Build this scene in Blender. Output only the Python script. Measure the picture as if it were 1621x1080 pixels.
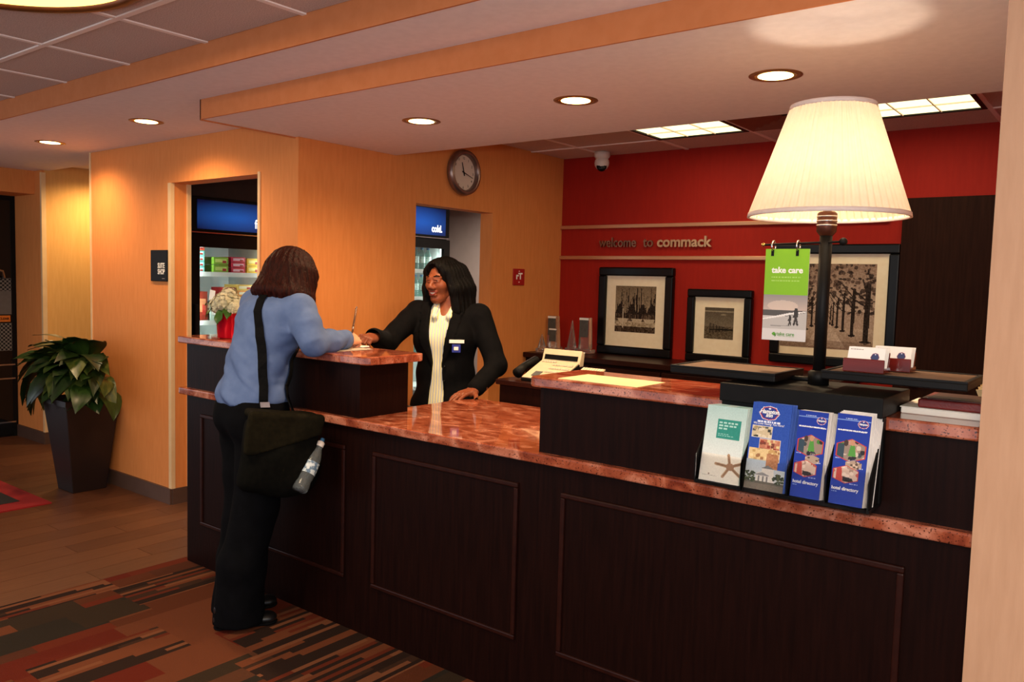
import bpy, math, random
import numpy as np
from mathutils import Matrix, Vector
random.seed(7); np.random.seed(7)
for o in list(bpy.data.objects): bpy.data.objects.remove(o)
SC = bpy.context.scene; COL = SC.collection
# ------------------------------------------------------------------ camera
EYE = 1.45
YAW, PITCH, ROLL, FPX = 0.661146, 0.072098, 0.026844, 1287.13
fw = np.array([-math.sin(YAW)*math.cos(PITCH), math.cos(YAW)*math.cos(PITCH), -math.sin(PITCH)])
rt = np.array([math.cos(YAW), math.sin(YAW), 0.0]); up = np.cross(rt, fw)
rt2 = math.cos(ROLL)*rt+math.sin(ROLL)*up; up2 = -math.sin(ROLL)*rt+math.cos(ROLL)*up
cam = bpy.data.cameras.new('camera'); cam.sensor_width = 36; cam.lens = FPX/1621*36; cam.clip_start = .05
camo = bpy.data.objects.new('camera', cam); COL.objects.link(camo)
camo.matrix_world = Matrix(((rt2[0], up2[0], -fw[0], 0), (rt2[1], up2[1], -fw[1], 0), (rt2[2], up2[2], -fw[2], EYE), (0, 0, 0, 1)))
SC.camera = camo
# ------------------------------------------------------------------ world, exposure
W = bpy.data.worlds.new('world'); SC.world = W; W.use_nodes = True
W.node_tree.nodes['Background'].inputs[0].default_value = (.92, .95, 1.04, 1)
W.node_tree.nodes['Background'].inputs[1].default_value = .92
vs = SC.view_settings; vs.view_transform = 'Standard'; vs.look = 'None'; vs.exposure = 0.45; vs.gamma = 1; vs.use_curve_mapping = False
WARM = (1.0, .68, .38); WARM2 = (1.0, .70, .42)
P_DOWN, P_DRUM, P_LAMP, P_TROF = 38, 18, 2.7, 3.6      # watts of downlights, ceiling drums, table lamp, troffers
fl = bpy.data.lights.new('camera_flash', 'POINT'); fl.energy = 46; fl.color = (1, .96, .92); fl.shadow_soft_size = .04     # the photographer's flash
flo = bpy.data.objects.new('camera_flash', fl); COL.objects.link(flo); flo.location = (-.02, -.03, EYE+.12)

# ------------------------------------------------------------------ helpers
def lin(c):
    c = np.asarray(c, float)/255.0
    return np.where(c <= .04045, c/12.92, ((c+.055)/1.055)**2.4)
def lc(c): return tuple(lin(c))+(1.0,)
MATS = {}
def mat(name, col, rough=.5, metal=0, spec=.5, col2=None, nscale=8, stretch=(1, 1, 1), detail=4, ramp=(.35, .65), bump=0, bscale=None, emit=None, trans=0, ior=1.45, coat=0, alpha=1, coords='Object', sheen=0, bstretch=None):
    m = bpy.data.materials.new(name); m.use_nodes = True; nt = m.node_tree; N = nt.nodes; L = nt.links
    b = N['Principled BSDF']; I = b.inputs
    I['Base Color'].default_value = lc(col); I['Roughness'].default_value = rough; I['Metallic'].default_value = metal
    I['Specular IOR Level'].default_value = spec; I['IOR'].default_value = ior
    I['Transmission Weight'].default_value = trans; I['Coat Weight'].default_value = coat; I['Alpha'].default_value = alpha
    if sheen: I['Sheen Weight'].default_value = sheen
    if emit: I['Emission Color'].default_value = lc(emit[0]); I['Emission Strength'].default_value = emit[1]
    if col2 is not None or bump:
        tc = N.new('ShaderNodeTexCoord')
        def noise(scale, st, det):
            mp = N.new('ShaderNodeMapping'); mp.inputs['Scale'].default_value = st; L.new(tc.outputs[coords], mp.inputs['Vector'])
            nz = N.new('ShaderNodeTexNoise'); nz.inputs['Scale'].default_value = scale; nz.inputs['Detail'].default_value = det
            L.new(mp.outputs[0], nz.inputs['Vector']); return nz
        if col2 is not None:
            nz = noise(nscale, stretch, detail); r = N.new('ShaderNodeValToRGB')
            r.color_ramp.elements[0].position = ramp[0]; r.color_ramp.elements[1].position = ramp[1]
            r.color_ramp.elements[0].color = lc(col); r.color_ramp.elements[1].color = lc(col2)
            L.new(nz.outputs['Fac'], r.inputs['Fac']); L.new(r.outputs[0], I['Base Color'])
        if bump:
            nz = noise(bscale or nscale, bstretch or stretch, 3); bp = N.new('ShaderNodeBump'); bp.inputs['Strength'].default_value = bump; bp.inputs['Distance'].default_value = .01
            L.new(nz.outputs['Fac'], bp.inputs['Height']); L.new(bp.outputs[0], I['Normal'])
    MATS[name] = m
    return m

ORG = {}
def setp(o, label=None, cat=None, group=None, kind=None):
    if label: o['label'] = label
    if cat: o['category'] = cat
    if group: o['group'] = group
    if kind: o['kind'] = kind
    return o
def thing(name, label, cat, loc=(0, 0, 0), group=None, kind=None):
    o = bpy.data.objects.new(name, None); COL.objects.link(o); o.location = loc; o.empty_display_size = .05
    ORG[o.name] = np.array(loc, float)
    return setp(o, label, cat, group, kind)
def mkobj(name, me, parent=None, org=None, loc=None):
    o = bpy.data.objects.new(name, me); COL.objects.link(o)
    if parent is not None: o.parent = parent; ORG[o.name] = ORG[parent.name]
    else: ORG[o.name] = np.array(org if org is not None else (0, 0, 0), float); o.location = ORG[o.name]
    if loc is not None: o.location = loc
    return o
class MB:
    def __init__(s): s.v = []; s.f = []; s.n = 0
    def add(s, V, F):
        V = np.asarray(V, float).reshape(-1, 3); s.v.append(V); s.f += [tuple(int(i)+s.n for i in f) for f in F]; s.n += len(V); return s
    def box(s, x0, x1, y0, y1, z0, z1):
        V = [(x, y, z) for z in (z0, z1) for y in (y0, y1) for x in (x0, x1)]
        return s.add(V, [(0, 2, 3, 1), (4, 5, 7, 6), (0, 1, 5, 4), (2, 6, 7, 3), (0, 4, 6, 2), (1, 3, 7, 5)])
    def hexa(s, P):   # eight corners, bottom ring then top ring
        return s.add(P, [(3, 2, 1, 0), (4, 5, 6, 7), (0, 1, 5, 4), (1, 2, 6, 5), (2, 3, 7, 6), (3, 0, 4, 7)])
    def prism(s, poly, vec):
        n = len(poly); P = np.asarray(poly, float); Q = P+np.asarray(vec, float)
        return s.add(np.vstack([P, Q]), [tuple(range(n))[::-1], tuple(range(n, 2*n))]+[(i, (i+1) % n, n+(i+1) % n, n+i) for i in range(n)])
    def tube(s, pts, rad, n=10, caps=True):
        pts = np.asarray(pts, float); k = len(pts); rad = np.broadcast_to(np.asarray(rad, float), (k,))
        V = []; prev = None
        for i in range(k):
            t = pts[min(i+1, k-1)]-pts[max(i-1, 0)]; t = t/(np.linalg.norm(t)+1e-12)
            a = np.array([0, 0, 1.]) if abs(t[2]) < .9 else np.array([1., 0, 0])
            if prev is not None: a = prev
            x = a-t*(a@t); x /= np.linalg.norm(x); prev = x; y = np.cross(t, x)
            for j in range(n):
                g = 2*math.pi*j/n; V.append(pts[i]+rad[i]*(math.cos(g)*x+math.sin(g)*y))
        F = [(i*n+j, i*n+(j+1) % n, (i+1)*n+(j+1) % n, (i+1)*n+j) for i in range(k-1) for j in range(n)]
        if caps: F += [tuple(range(n))[::-1], tuple(range((k-1)*n, k*n))]
        return s.add(V, F)
    def cyl(s, a, b, r, r2=None, n=24): return s.tube([a, b], [r, r if r2 is None else r2], n)
    def lathe(s, prof, c=(0, 0, 0), n=32, axis=None, closed=False):
        c = np.asarray(c, float); A = np.eye(3) if axis is None else np.asarray(axis, float)
        k = len(prof); V = []
        for r, z in prof:
            for j in range(n):
                g = 2*math.pi*j/n; V.append(c+A@np.array([r*math.cos(g), r*math.sin(g), z]))
        F = [(i*n+j, i*n+(j+1) % n, (i+1)*n+(j+1) % n, (i+1)*n+j) for i in range(k-1) for j in range(n)]
        if closed: F += [((k-1)*n+j, (k-1)*n+(j+1) % n, (j+1) % n, j) for j in range(n)]
        return s.add(V, F)
    def ball(s, c, r, n=16, m=10, A=None):
        r = np.broadcast_to(np.asarray(r, float), (3,)); V = []; A = np.eye(3) if A is None else A
        for i in range(m+1):
            t = math.pi*i/m
            for j in range(n):
                g = 2*math.pi*j/n; V.append(np.asarray(c, float)+A@(r*np.array([math.sin(t)*math.cos(g), math.sin(t)*math.sin(g), -math.cos(t)])))
        return s.add(V, [(i*n+j, i*n+(j+1) % n, (i+1)*n+(j+1) % n, (i+1)*n+j) for i in range(m) for j in range(n)])
    def ribbon(s, pts, wid, thick):
        pts = np.asarray(pts, float); wid = np.asarray(wid, float); k = len(pts)
        if wid.ndim == 1: wid = np.tile(wid, (k, 1))
        V = []
        for i in range(k):
            t = pts[min(i+1, k-1)]-pts[max(i-1, 0)]; t /= np.linalg.norm(t); nn = np.cross(t, wid[i]); nn /= np.linalg.norm(nn)
            for a, b in ((-1, -1), (1, -1), (1, 1), (-1, 1)): V.append(pts[i]+a*wid[i]/2+b*nn*thick/2)
        F = [(i*4+j, i*4+(j+1) % 4, (i+1)*4+(j+1) % 4, (i+1)*4+j) for i in range(k-1) for j in range(4)]+[(3, 2, 1, 0), (4*k-4, 4*k-3, 4*k-2, 4*k-1)]
        return s.add(V, F)
    def mesh(s, name, m, off=(0, 0, 0), smooth=False):
        V = np.vstack(s.v)-np.asarray(off, float); me = bpy.data.meshes.new(name); me.from_pydata(V.tolist(), [], s.f); me.update()
        if m is not None: me.materials.append(m)
        if smooth: me.polygons.foreach_set('use_smooth', [True]*len(me.polygons))
        return me
    def build(s, name, m, parent=None, smooth=False, bevel=0, org=None, seg=2):
        V = np.vstack(s.v)
        if parent is not None: off = ORG[parent.name]
        elif org is None: off = np.array([(V[:, 0].min()+V[:, 0].max())/2, (V[:, 1].min()+V[:, 1].max())/2, V[:, 2].min()])
        else: off = np.asarray(org, float)
        o = mkobj(name, s.mesh(name, m, off, smooth), parent, off)
        if bevel:
            md = o.modifiers.new('bevel', 'BEVEL'); md.width = bevel; md.segments = seg; md.limit_method = 'ANGLE'; md.angle_limit = .6
        return o
def B(*a): return MB().box(*a)
def struct(o, label=None): o['kind'] = 'structure'; return setp(o, label)
def link_copy(src, loc=None, parent=None, rot=None, name=None):
    c = src.copy(); COL.objects.link(c)
    if name: c.name = name
    if parent is not None: c.parent = parent
    if loc is not None: c.location = loc
    if rot is not None: c.rotation_euler = rot
    ORG[c.name] = ORG[parent.name] if parent is not None else np.array(c.location)
    return c
def frame3(u, v):
    u = np.asarray(u, float); v = np.asarray(v, float); u = u/np.linalg.norm(u); v = v-u*(u@v); v /= np.linalg.norm(v); return u, v, np.cross(u, v)
def text_mesh(body, size, extrude=.0005, bold=0, align='LEFT', space=1.0, shear=0):
    cu = bpy.data.curves.new('lettering', 'FONT'); cu.body = body; cu.size = size; cu.extrude = extrude; cu.offset = bold; cu.align_x = align; cu.space_character = space; cu.shear = shear
    cu.resolution_u = 3
    o = bpy.data.objects.new('lettering', cu); COL.objects.link(o); bpy.context.view_layer.update()
    me = bpy.data.meshes.new_from_object(o.evaluated_get(bpy.context.evaluated_depsgraph_get()))
    bpy.data.objects.remove(o); bpy.data.curves.remove(cu); return me
def text(body, size, pos, u, v, m, parent, name='lettering', extrude=.0004, bold=0, align='LEFT', space=1.0, sx=1.0, shear=0):
    me = text_mesh(body, size, extrude, bold, align, space, shear); u, v, n = frame3(u, v)
    A = np.array([u*sx, v, n]).T; k = len(me.vertices); co = np.zeros(k*3); me.vertices.foreach_get('co', co)
    co = (A@co.reshape(-1, 3).T).T+np.asarray(pos, float)-ORG[parent.name]; me.vertices.foreach_set('co', co.ravel()); me.materials.clear(); me.materials.append(m); me.update(); me.name = name
    return mkobj(name, me, parent)
# flat prints: a fine grid whose faces carry printed colours
class Cv:
    def __init__(s, w, h, col=(255, 255, 255)):
        s.w, s.h = w, h; s.u, s.v = np.meshgrid((np.arange(w)+.5)/w, (np.arange(h)+.5)/h); s.c = np.ones((h, w, 3))*np.array(col, float)
    def put(s, mask, col, a=1.0): 
        a = np.where(mask, a, 0.0)[..., None]; s.c = s.c*(1-a)+np.asarray(col, float)*a; return s
    def rect(s, u0, v0, u1, v1, col, a=1): return s.put((s.u >= u0) & (s.u <= u1) & (s.v >= v0) & (s.v <= v1), col, a)
    def ell(s, cu, cv, ru, rv, col, a=1): return s.put(((s.u-cu)/ru)**2+((s.v-cv)/rv)**2 < 1, col, a)
    def poly(s, P, col, a=1, clip=None):
        ins = np.zeros(s.u.shape, bool); n = len(P)
        for i in range(n):
            x1, y1 = P[i]; x2, y2 = P[(i+1) % n]
            c = (y1 > s.v) != (y2 > s.v); t = (x2-x1)*(s.v-y1)/((y2-y1) if y2 != y1 else 1e-9)+x1; ins ^= c & (s.u < t)
        if clip is not None: ins &= clip
        s.last = ins; return s.put(ins, col, a)
    def line(s, u0, v0, u1, v1, wd, col, a=1):
        asp = s.h/s.w; d = np.array([u1-u0, (v1-v0)*asp]); t = np.clip(((s.u-u0)*d[0]+(s.v-v0)*asp*d[1])/(d@d+1e-12), 0, 1)
        return s.put(np.hypot(s.u-u0-t*d[0], (s.v-v0)*asp-t*d[1]) < wd, col, a)
    def grad(s, v0, v1, c0, c1, mask=None):
        t = np.clip((s.v-v0)/(v1-v0), 0, 1)[..., None]; g = np.asarray(c0, float)*(1-t)+np.asarray(c1, float)*t
        mk = ((s.v >= v0) & (s.v <= v1)) if mask is None else mask; s.c = np.where(mk[..., None], g, s.c); return s
    def noise(s, amp, cell=1, mask=None):
        r = np.random.rand(s.h//cell+2, s.w//cell+2).repeat(cell, 0).repeat(cell, 1)[:s.h, :s.w]
        d = ((r-.5)*2*amp)[..., None]; s.c = s.c+(d if mask is None else np.where(mask[..., None], d, 0)); return s
    def tiny(s, u0, u1, v, hgt, col, a=.8, word=.02):   # unreadable small print: broken dashes
        x = u0
        while x < u1:
            l = random.uniform(.5, 1.6)*word; s.rect(x, v, min(x+l, u1), v+hgt, col, a); x += l+word*.35
        return s
    def mesh(s, name, m, o, U, V, off=(0, 0, 0)):
        o = np.asarray(o, float)-np.asarray(off, float); U = np.asarray(U, float); V = np.asarray(V, float); w, h = s.w, s.h
        gu, gv = np.meshgrid(np.arange(w+1)/w, np.arange(h+1)/h)
        P = o+gu[..., None]*U+gv[..., None]*V
        idx = np.arange((w+1)*(h+1)).reshape(h+1, w+1); q = np.stack([idx[:-1, :-1], idx[:-1, 1:], idx[1:, 1:], idx[1:, :-1]], -1).reshape(-1, 4)
        me = bpy.data.meshes.new(name); me.vertices.add(P.size//3); me.vertices.foreach_set('co', P.reshape(-1)); me.loops.add(q.size); me.loops.foreach_set('vertex_index', q.ravel())
        me.polygons.add(len(q)); me.polygons.foreach_set('loop_start', np.arange(0, q.size, 4)); me.update(calc_edges=True)
        at = me.attributes.new('print', 'FLOAT_COLOR', 'CORNER'); c = lin(np.clip(s.c, 0, 255)).reshape(-1, 3); c = np.concatenate([c, np.ones((len(c), 1))], 1).repeat(4, 0)
        at.data.foreach_set('color', c.astype(np.float32).ravel()); me.materials.append(m); return me
def print_mat(name, rough=.35, spec=.4):
    m = mat(name, (255, 255, 255), rough, spec=spec); a = m.node_tree.nodes.new('ShaderNodeAttribute'); a.attribute_name = 'print'
    m.node_tree.links.new(a.outputs['Color'], m.node_tree.nodes['Principled BSDF'].inputs['Base Color']); return m
def put_print(name, cv, m, o, U, V, parent): return mkobj(name, cv.mesh(name, m, o, U, V, ORG[parent.name]), parent)

# signed-distance modelling of soft shapes, turned into one surface
def nets(F, lo, h):
    s = F < 0; nx, ny, nz = F.shape
    def cor(a, i, j, k): return a[i:nx-1+i, j:ny-1+j, k:nz-1+k]
    cnt = sum(cor(s, i, j, k).astype(np.int8) for i in (0, 1) for j in (0, 1) for k in (0, 1)); act = (cnt > 0) & (cnt < 8)
    ci = np.argwhere(act); idm = -np.ones(act.shape, np.int64); idm[act] = np.arange(len(ci))
    acc = np.zeros((len(ci), 3)); nn = np.zeros(len(ci)); x, y, z = ci.T
    C = [(i, j, k) for i in (0, 1) for j in (0, 1) for k in (0, 1)]
    val = {c: F[x+c[0], y+c[1], z+c[2]].astype(float) for c in C}
    for a in C:
        for ax in range(3):
            if a[ax] == 0:
                b = tuple(1 if q == ax else a[q] for q in range(3)); fa, fb = val[a], val[b]; m = (fa < 0) != (fb < 0)
                t = np.where(m, fa/(np.where(fa == fb, 1, fa-fb)), 0); p = np.tile(np.array(a, float), (len(ci), 1)); p[:, ax] += t
                acc[m] += p[m]; nn[m] += 1
    V = (ci+acc/np.maximum(nn, 1)[:, None])*h+lo
    Q = []
    for ax in range(3):
        o1, o2 = [(1, 2), (2, 0), (0, 1)][ax]
        A = [slice(None)]*3; Bs = [slice(None)]*3; A[ax] = slice(0, -1); Bs[ax] = slice(1, None)
        ch = s[tuple(A)] != s[tuple(Bs)]; e = np.argwhere(ch)
        e = e[(e[:, o1] > 0) & (e[:, o2] > 0) & (e[:, o1] < F.shape[o1]-1) & (e[:, o2] < F.shape[o2]-1)]
        d1 = np.zeros(3, int); d1[o1] = 1; d2 = np.zeros(3, int); d2[o2] = 1
        q = np.stack([idm[tuple((e-d).T)] for d in (d1+d2, d2, 0*d1, d1)], 1); st = s[tuple(e.T)]
        q[~st] = q[~st][:, ::-1]; Q.append(q)
    return V, np.vstack(Q)
class G:
    def __init__(s, lo, hi, h, R=None, o=(0, 0, 0)):
        s.lo = np.array(lo, float); s.h = h; s.n = np.ceil((np.array(hi)-s.lo)/h).astype(int)+1; s.ax = [s.lo[i]+h*np.arange(s.n[i]) for i in range(3)]
        s.F = np.full(s.n, .5, np.float32); s.R = np.eye(3) if R is None else np.asarray(R, float); s.o = np.asarray(o, float)
    def L(s, p): return s.R.T@(np.asarray(p, float)-s.o)        # world to local
    def sub(s, lo, hi, m):
        a = np.clip(np.floor((np.asarray(lo)-m-s.lo)/s.h).astype(int), 0, s.n); b = np.clip(np.ceil((np.asarray(hi)+m-s.lo)/s.h).astype(int)+1, 0, s.n)
        sl = tuple(slice(a[i], b[i]) for i in range(3)); X = s.ax[0][sl[0]][:, None, None]; Y = s.ax[1][sl[1]][None, :, None]; Z = s.ax[2][sl[2]][None, None, :]
        return sl, X, Y, Z
    def comb(s, sl, d, k, op):
        f = s.F[sl]
        if f.size == 0: return s
        if op == 's': f = -f
        hh = np.maximum(k-np.abs(f-d), 0)/max(k, 1e-6); r = np.minimum(f, d)-hh*hh*k*.25
        s.F[sl] = -r if op == 's' else r; return s
    def cone(s, a, b, ra, rb=None, k=.02, op='u', sq=None):
        a = np.asarray(a, float); b = np.asarray(b, float); rb = ra if rb is None else rb; m = max(ra, rb)+k+3*s.h
        sl, X, Y, Z = s.sub(np.minimum(a, b), np.maximum(a, b), m); d = b-a; q = d@d+1e-12
        px, py, pz = X-a[0], Y-a[1], Z-a[2]; t = np.clip((px*d[0]+py*d[1]+pz*d[2])/q, 0, 1)
        dx, dy, dz = px-t*d[0], py-t*d[1], pz-t*d[2]
        if sq is not None: dx, dy, dz = dx*sq[0], dy*sq[1], dz*sq[2]
        return s.comb(sl, np.sqrt(dx*dx+dy*dy+dz*dz)-(ra+(rb-ra)*t), k, op)
    def chain(s, P, r, k=.02, op='u'):
        for i in range(len(P)-1): s.cone(P[i], P[i+1], r[i], r[i+1], k, op)
        return s
    def ell(s, c, r, k=.02, op='u', A=None):
        c = np.asarray(c, float); r = np.broadcast_to(np.asarray(r, float), (3,)); A = np.eye(3) if A is None else np.asarray(A, float); m = r.max()+k+3*s.h
        sl, X, Y, Z = s.sub(c, c, m); X, Y, Z = X-c[0], Y-c[1], Z-c[2]
        q = [X*A[0, i]+Y*A[1, i]+Z*A[2, i] for i in range(3)]
        k0 = np.sqrt(sum((q[i]/r[i])**2 for i in range(3))); k1 = np.sqrt(sum((q[i]/r[i]**2)**2 for i in range(3)))+1e-6
        return s.comb(sl, k0*(k0-1)/k1, k, op)
    def rbox(s, c, hs, rad, k=.01, op='u', A=None):
        c = np.asarray(c, float); hs = np.asarray(hs, float); A = np.eye(3) if A is None else np.asarray(A, float); m = np.linalg.norm(hs)+k+3*s.h
        sl, X, Y, Z = s.sub(c, c, m); X, Y, Z = X-c[0], Y-c[1], Z-c[2]
        q = [np.abs(X*A[0, i]+Y*A[1, i]+Z*A[2, i])-hs[i]+rad for i in range(3)]
        d = np.sqrt(sum(np.maximum(x, 0)**2 for x in q))+np.minimum(np.maximum(np.maximum(q[0], q[1]), q[2]), 0)-rad
        return s.comb(sl, d, k, op)
    def grids(s): return s.ax[0][:, None, None], s.ax[1][None, :, None], s.ax[2][None, None, :]
    def clip(s, d): s.F = np.maximum(s.F, d).astype(np.float32); return s
    def wrinkle(s, amp, f, mask=None):
        X, Y, Z = s.grids(); w = np.sin(f*(Z*1.0+.35*X)+2.2*np.sin(f*.35*X+1.3)+1.7*np.sin(f*.3*Y))*.6+np.sin(f*1.7*(Z*.7-.6*Y+.3*X)+2*np.sin(f*.4*X+.5))*.4
        w = w*amp
        if mask is not None: w = w*mask
        s.F = (s.F+w).astype(np.float32); return s
    def val(s, p):
        q = (s.L(p)-s.lo)/s.h; i = np.clip(np.floor(q).astype(int), 0, s.n-2); t = q-i; v = 0
        for a in (0, 1):
            for b in (0, 1):
                for c in (0, 1): v += s.F[i[0]+a, i[1]+b, i[2]+c]*(t[0] if a else 1-t[0])*(t[1] if b else 1-t[1])*(t[2] if c else 1-t[2])
        return v
    def push(s, p, off):      # move a point out to a given distance from the surface
        p = np.asarray(p, float)
        for _ in range(6):
            gr = np.array([s.val(p+e)-s.val(p-e) for e in np.eye(3)*s.h]); gr /= np.linalg.norm(gr)+1e-9; p = p+gr*(off-s.val(p))*.9
        return p, gr
    def get(s):
        V, Q = nets(s.F, s.lo, s.h); return (s.R@V.T).T+s.o, Q
def soft(name, parts, m, parent=None, org=None):
    mb = MB()
    for V, Q in parts: mb.add(V, Q)
    return mb.build(name, m, parent, smooth=True, org=org)
# ------------------------------------------------------------------ materials
def wallpaper(name, c, c2): return mat(name, c, .7, spec=.25, col2=c2, nscale=60, stretch=(1, 1, .12), ramp=(.3, .7), bump=.05, bscale=160)
M_WALL = wallpaper('orange_wallpaper', (222, 137, 72), (230, 146, 80))
M_TAN = wallpaper('tan_wallpaper', (190, 147, 116), (198, 155, 124))
M_RED = wallpaper('red_paint', (158, 29, 17), (166, 33, 19))
M_WHITE = mat('white_ceiling_paint', (244, 234, 234), .8, spec=.2, col2=(239, 229, 229), nscale=30, bump=.03, bscale=80)
M_BAND = mat('orange_soffit_paint', (202, 124, 76), .75, spec=.2, col2=(196, 118, 70), nscale=20)
M_TILE = mat('ceiling_tile', (226, 204, 192), .95, spec=.1, col2=(196, 172, 160), nscale=220, detail=2, ramp=(.3, .7), bump=.35, bscale=260)
M_GRID = mat('ceiling_grid_metal', (250, 236, 228), .5, col2=(246, 230, 222), nscale=10)
M_GREY = mat('grey_paint', (182, 172, 170), .7, col2=(177, 167, 165), nscale=10)
M_JAMB = mat('cream_corner_bead', (236, 200, 150), .6, col2=(228, 190, 140), nscale=10)
M_BASE = mat('brown_vinyl_base', (92, 66, 54), .5, col2=(84, 60, 48), nscale=10)
M_WOOD = mat('espresso_wood', (19, 6, 4), .42, spec=.10, col2=(30, 11, 7), nscale=14, stretch=(6, 6, .35), ramp=(.3, .72), bump=.05, bscale=40, bstretch=(4, 4, .3))
M_WOODT = mat('espresso_moulding', (34, 12, 8), .34, spec=.25, col2=(46, 18, 11), nscale=14, stretch=(3, 3, 3), ramp=(.3, .72))
M_BLACK = mat('black_metal', (11, 10, 10), .5, spec=.18, col2=(15, 14, 14), nscale=40)
M_BLKG = mat('black_gloss', (8, 8, 8), .28, spec=.25, col2=(11, 11, 11), nscale=30)
M_DARK = mat('dark_void', (10, 9, 8), .8, col2=(13, 12, 10), nscale=5)
M_CHROME = mat('chrome', (200, 200, 205), .15, metal=1, col2=(190, 190, 195), nscale=30)
M_BRASS = mat('brass', (190, 150, 80), .25, metal=1, col2=(180, 140, 70), nscale=30)
M_RAIL = mat('brushed_rail', (214, 160, 120), .35, metal=.6, col2=(200, 146, 108), nscale=30, stretch=(.1, 4, 4))
M_PAPER = mat('white_paper', (240, 236, 228), .6, col2=(236, 231, 222), nscale=20)
M_CREAM = mat('cream_paper', (238, 214, 160), .6, col2=(232, 206, 150), nscale=20)
M_MATB = mat('picture_mat', (252, 238, 208), .8, col2=(248, 232, 200), nscale=30)
M_PRINT = print_mat('printed_sheet'); M_PRINTM = print_mat('printed_matte', .8, .2)
M_WTXT = mat('white_print', (248, 246, 240), .5, col2=(244, 242, 236), nscale=20)
M_GLASS = mat('clear_glass', (235, 240, 238), .02, trans=1, col2=(230, 236, 234), nscale=3, ior=1.45)
def granite():
    m = mat('red_granite', (150, 78, 56), .07, spec=.6, coat=.3); nt = m.node_tree; N = nt.nodes; L = nt.links
    tc = N.new('ShaderNodeTexCoord')
    n1 = N.new('ShaderNodeTexNoise'); n1.inputs['Scale'].default_value = 9; n1.inputs['Detail'].default_value = 6; n1.inputs['Distortion'].default_value = 1.4
    mp = N.new('ShaderNodeMapping'); mp.inputs['Scale'].default_value = (1, 1.6, 1); L.new(tc.outputs['Object'], mp.inputs[0]); L.new(mp.outputs[0], n1.inputs['Vector'])
    r = N.new('ShaderNodeValToRGB'); e = r.color_ramp.elements; e[0].position = .28; e[0].color = lc((110, 44, 30)); e[1].position = .7; e[1].color = lc((204, 134, 108))
    x = e.new(.5); x.color = lc((160, 82, 55)); L.new(n1.outputs['Fac'], r.inputs[0])
    n2 = N.new('ShaderNodeTexNoise'); n2.inputs['Scale'].default_value = 210; n2.inputs['Detail'].default_value = 3; L.new(tc.outputs['Object'], n2.inputs['Vector'])
    r2 = N.new('ShaderNodeValToRGB'); r2.color_ramp.elements[0].position = .33; r2.color_ramp.elements[0].color = (1, 1, 1, 1); r2.color_ramp.elements[1].position = .41; r2.color_ramp.elements[1].color = (0, 0, 0, 1); L.new(n2.outputs['Fac'], r2.inputs[0])
    mx = N.new('ShaderNodeMix'); mx.data_type = 'RGBA'; L.new(r2.outputs[0], mx.inputs['Factor']); L.new(r.outputs[0], mx.inputs['A']); mx.inputs['B'].default_value = lc((58, 26, 20))
    L.new(mx.outputs['Result'], N['Principled BSDF'].inputs['Base Color']); return m
M_GRAN = granite()
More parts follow.
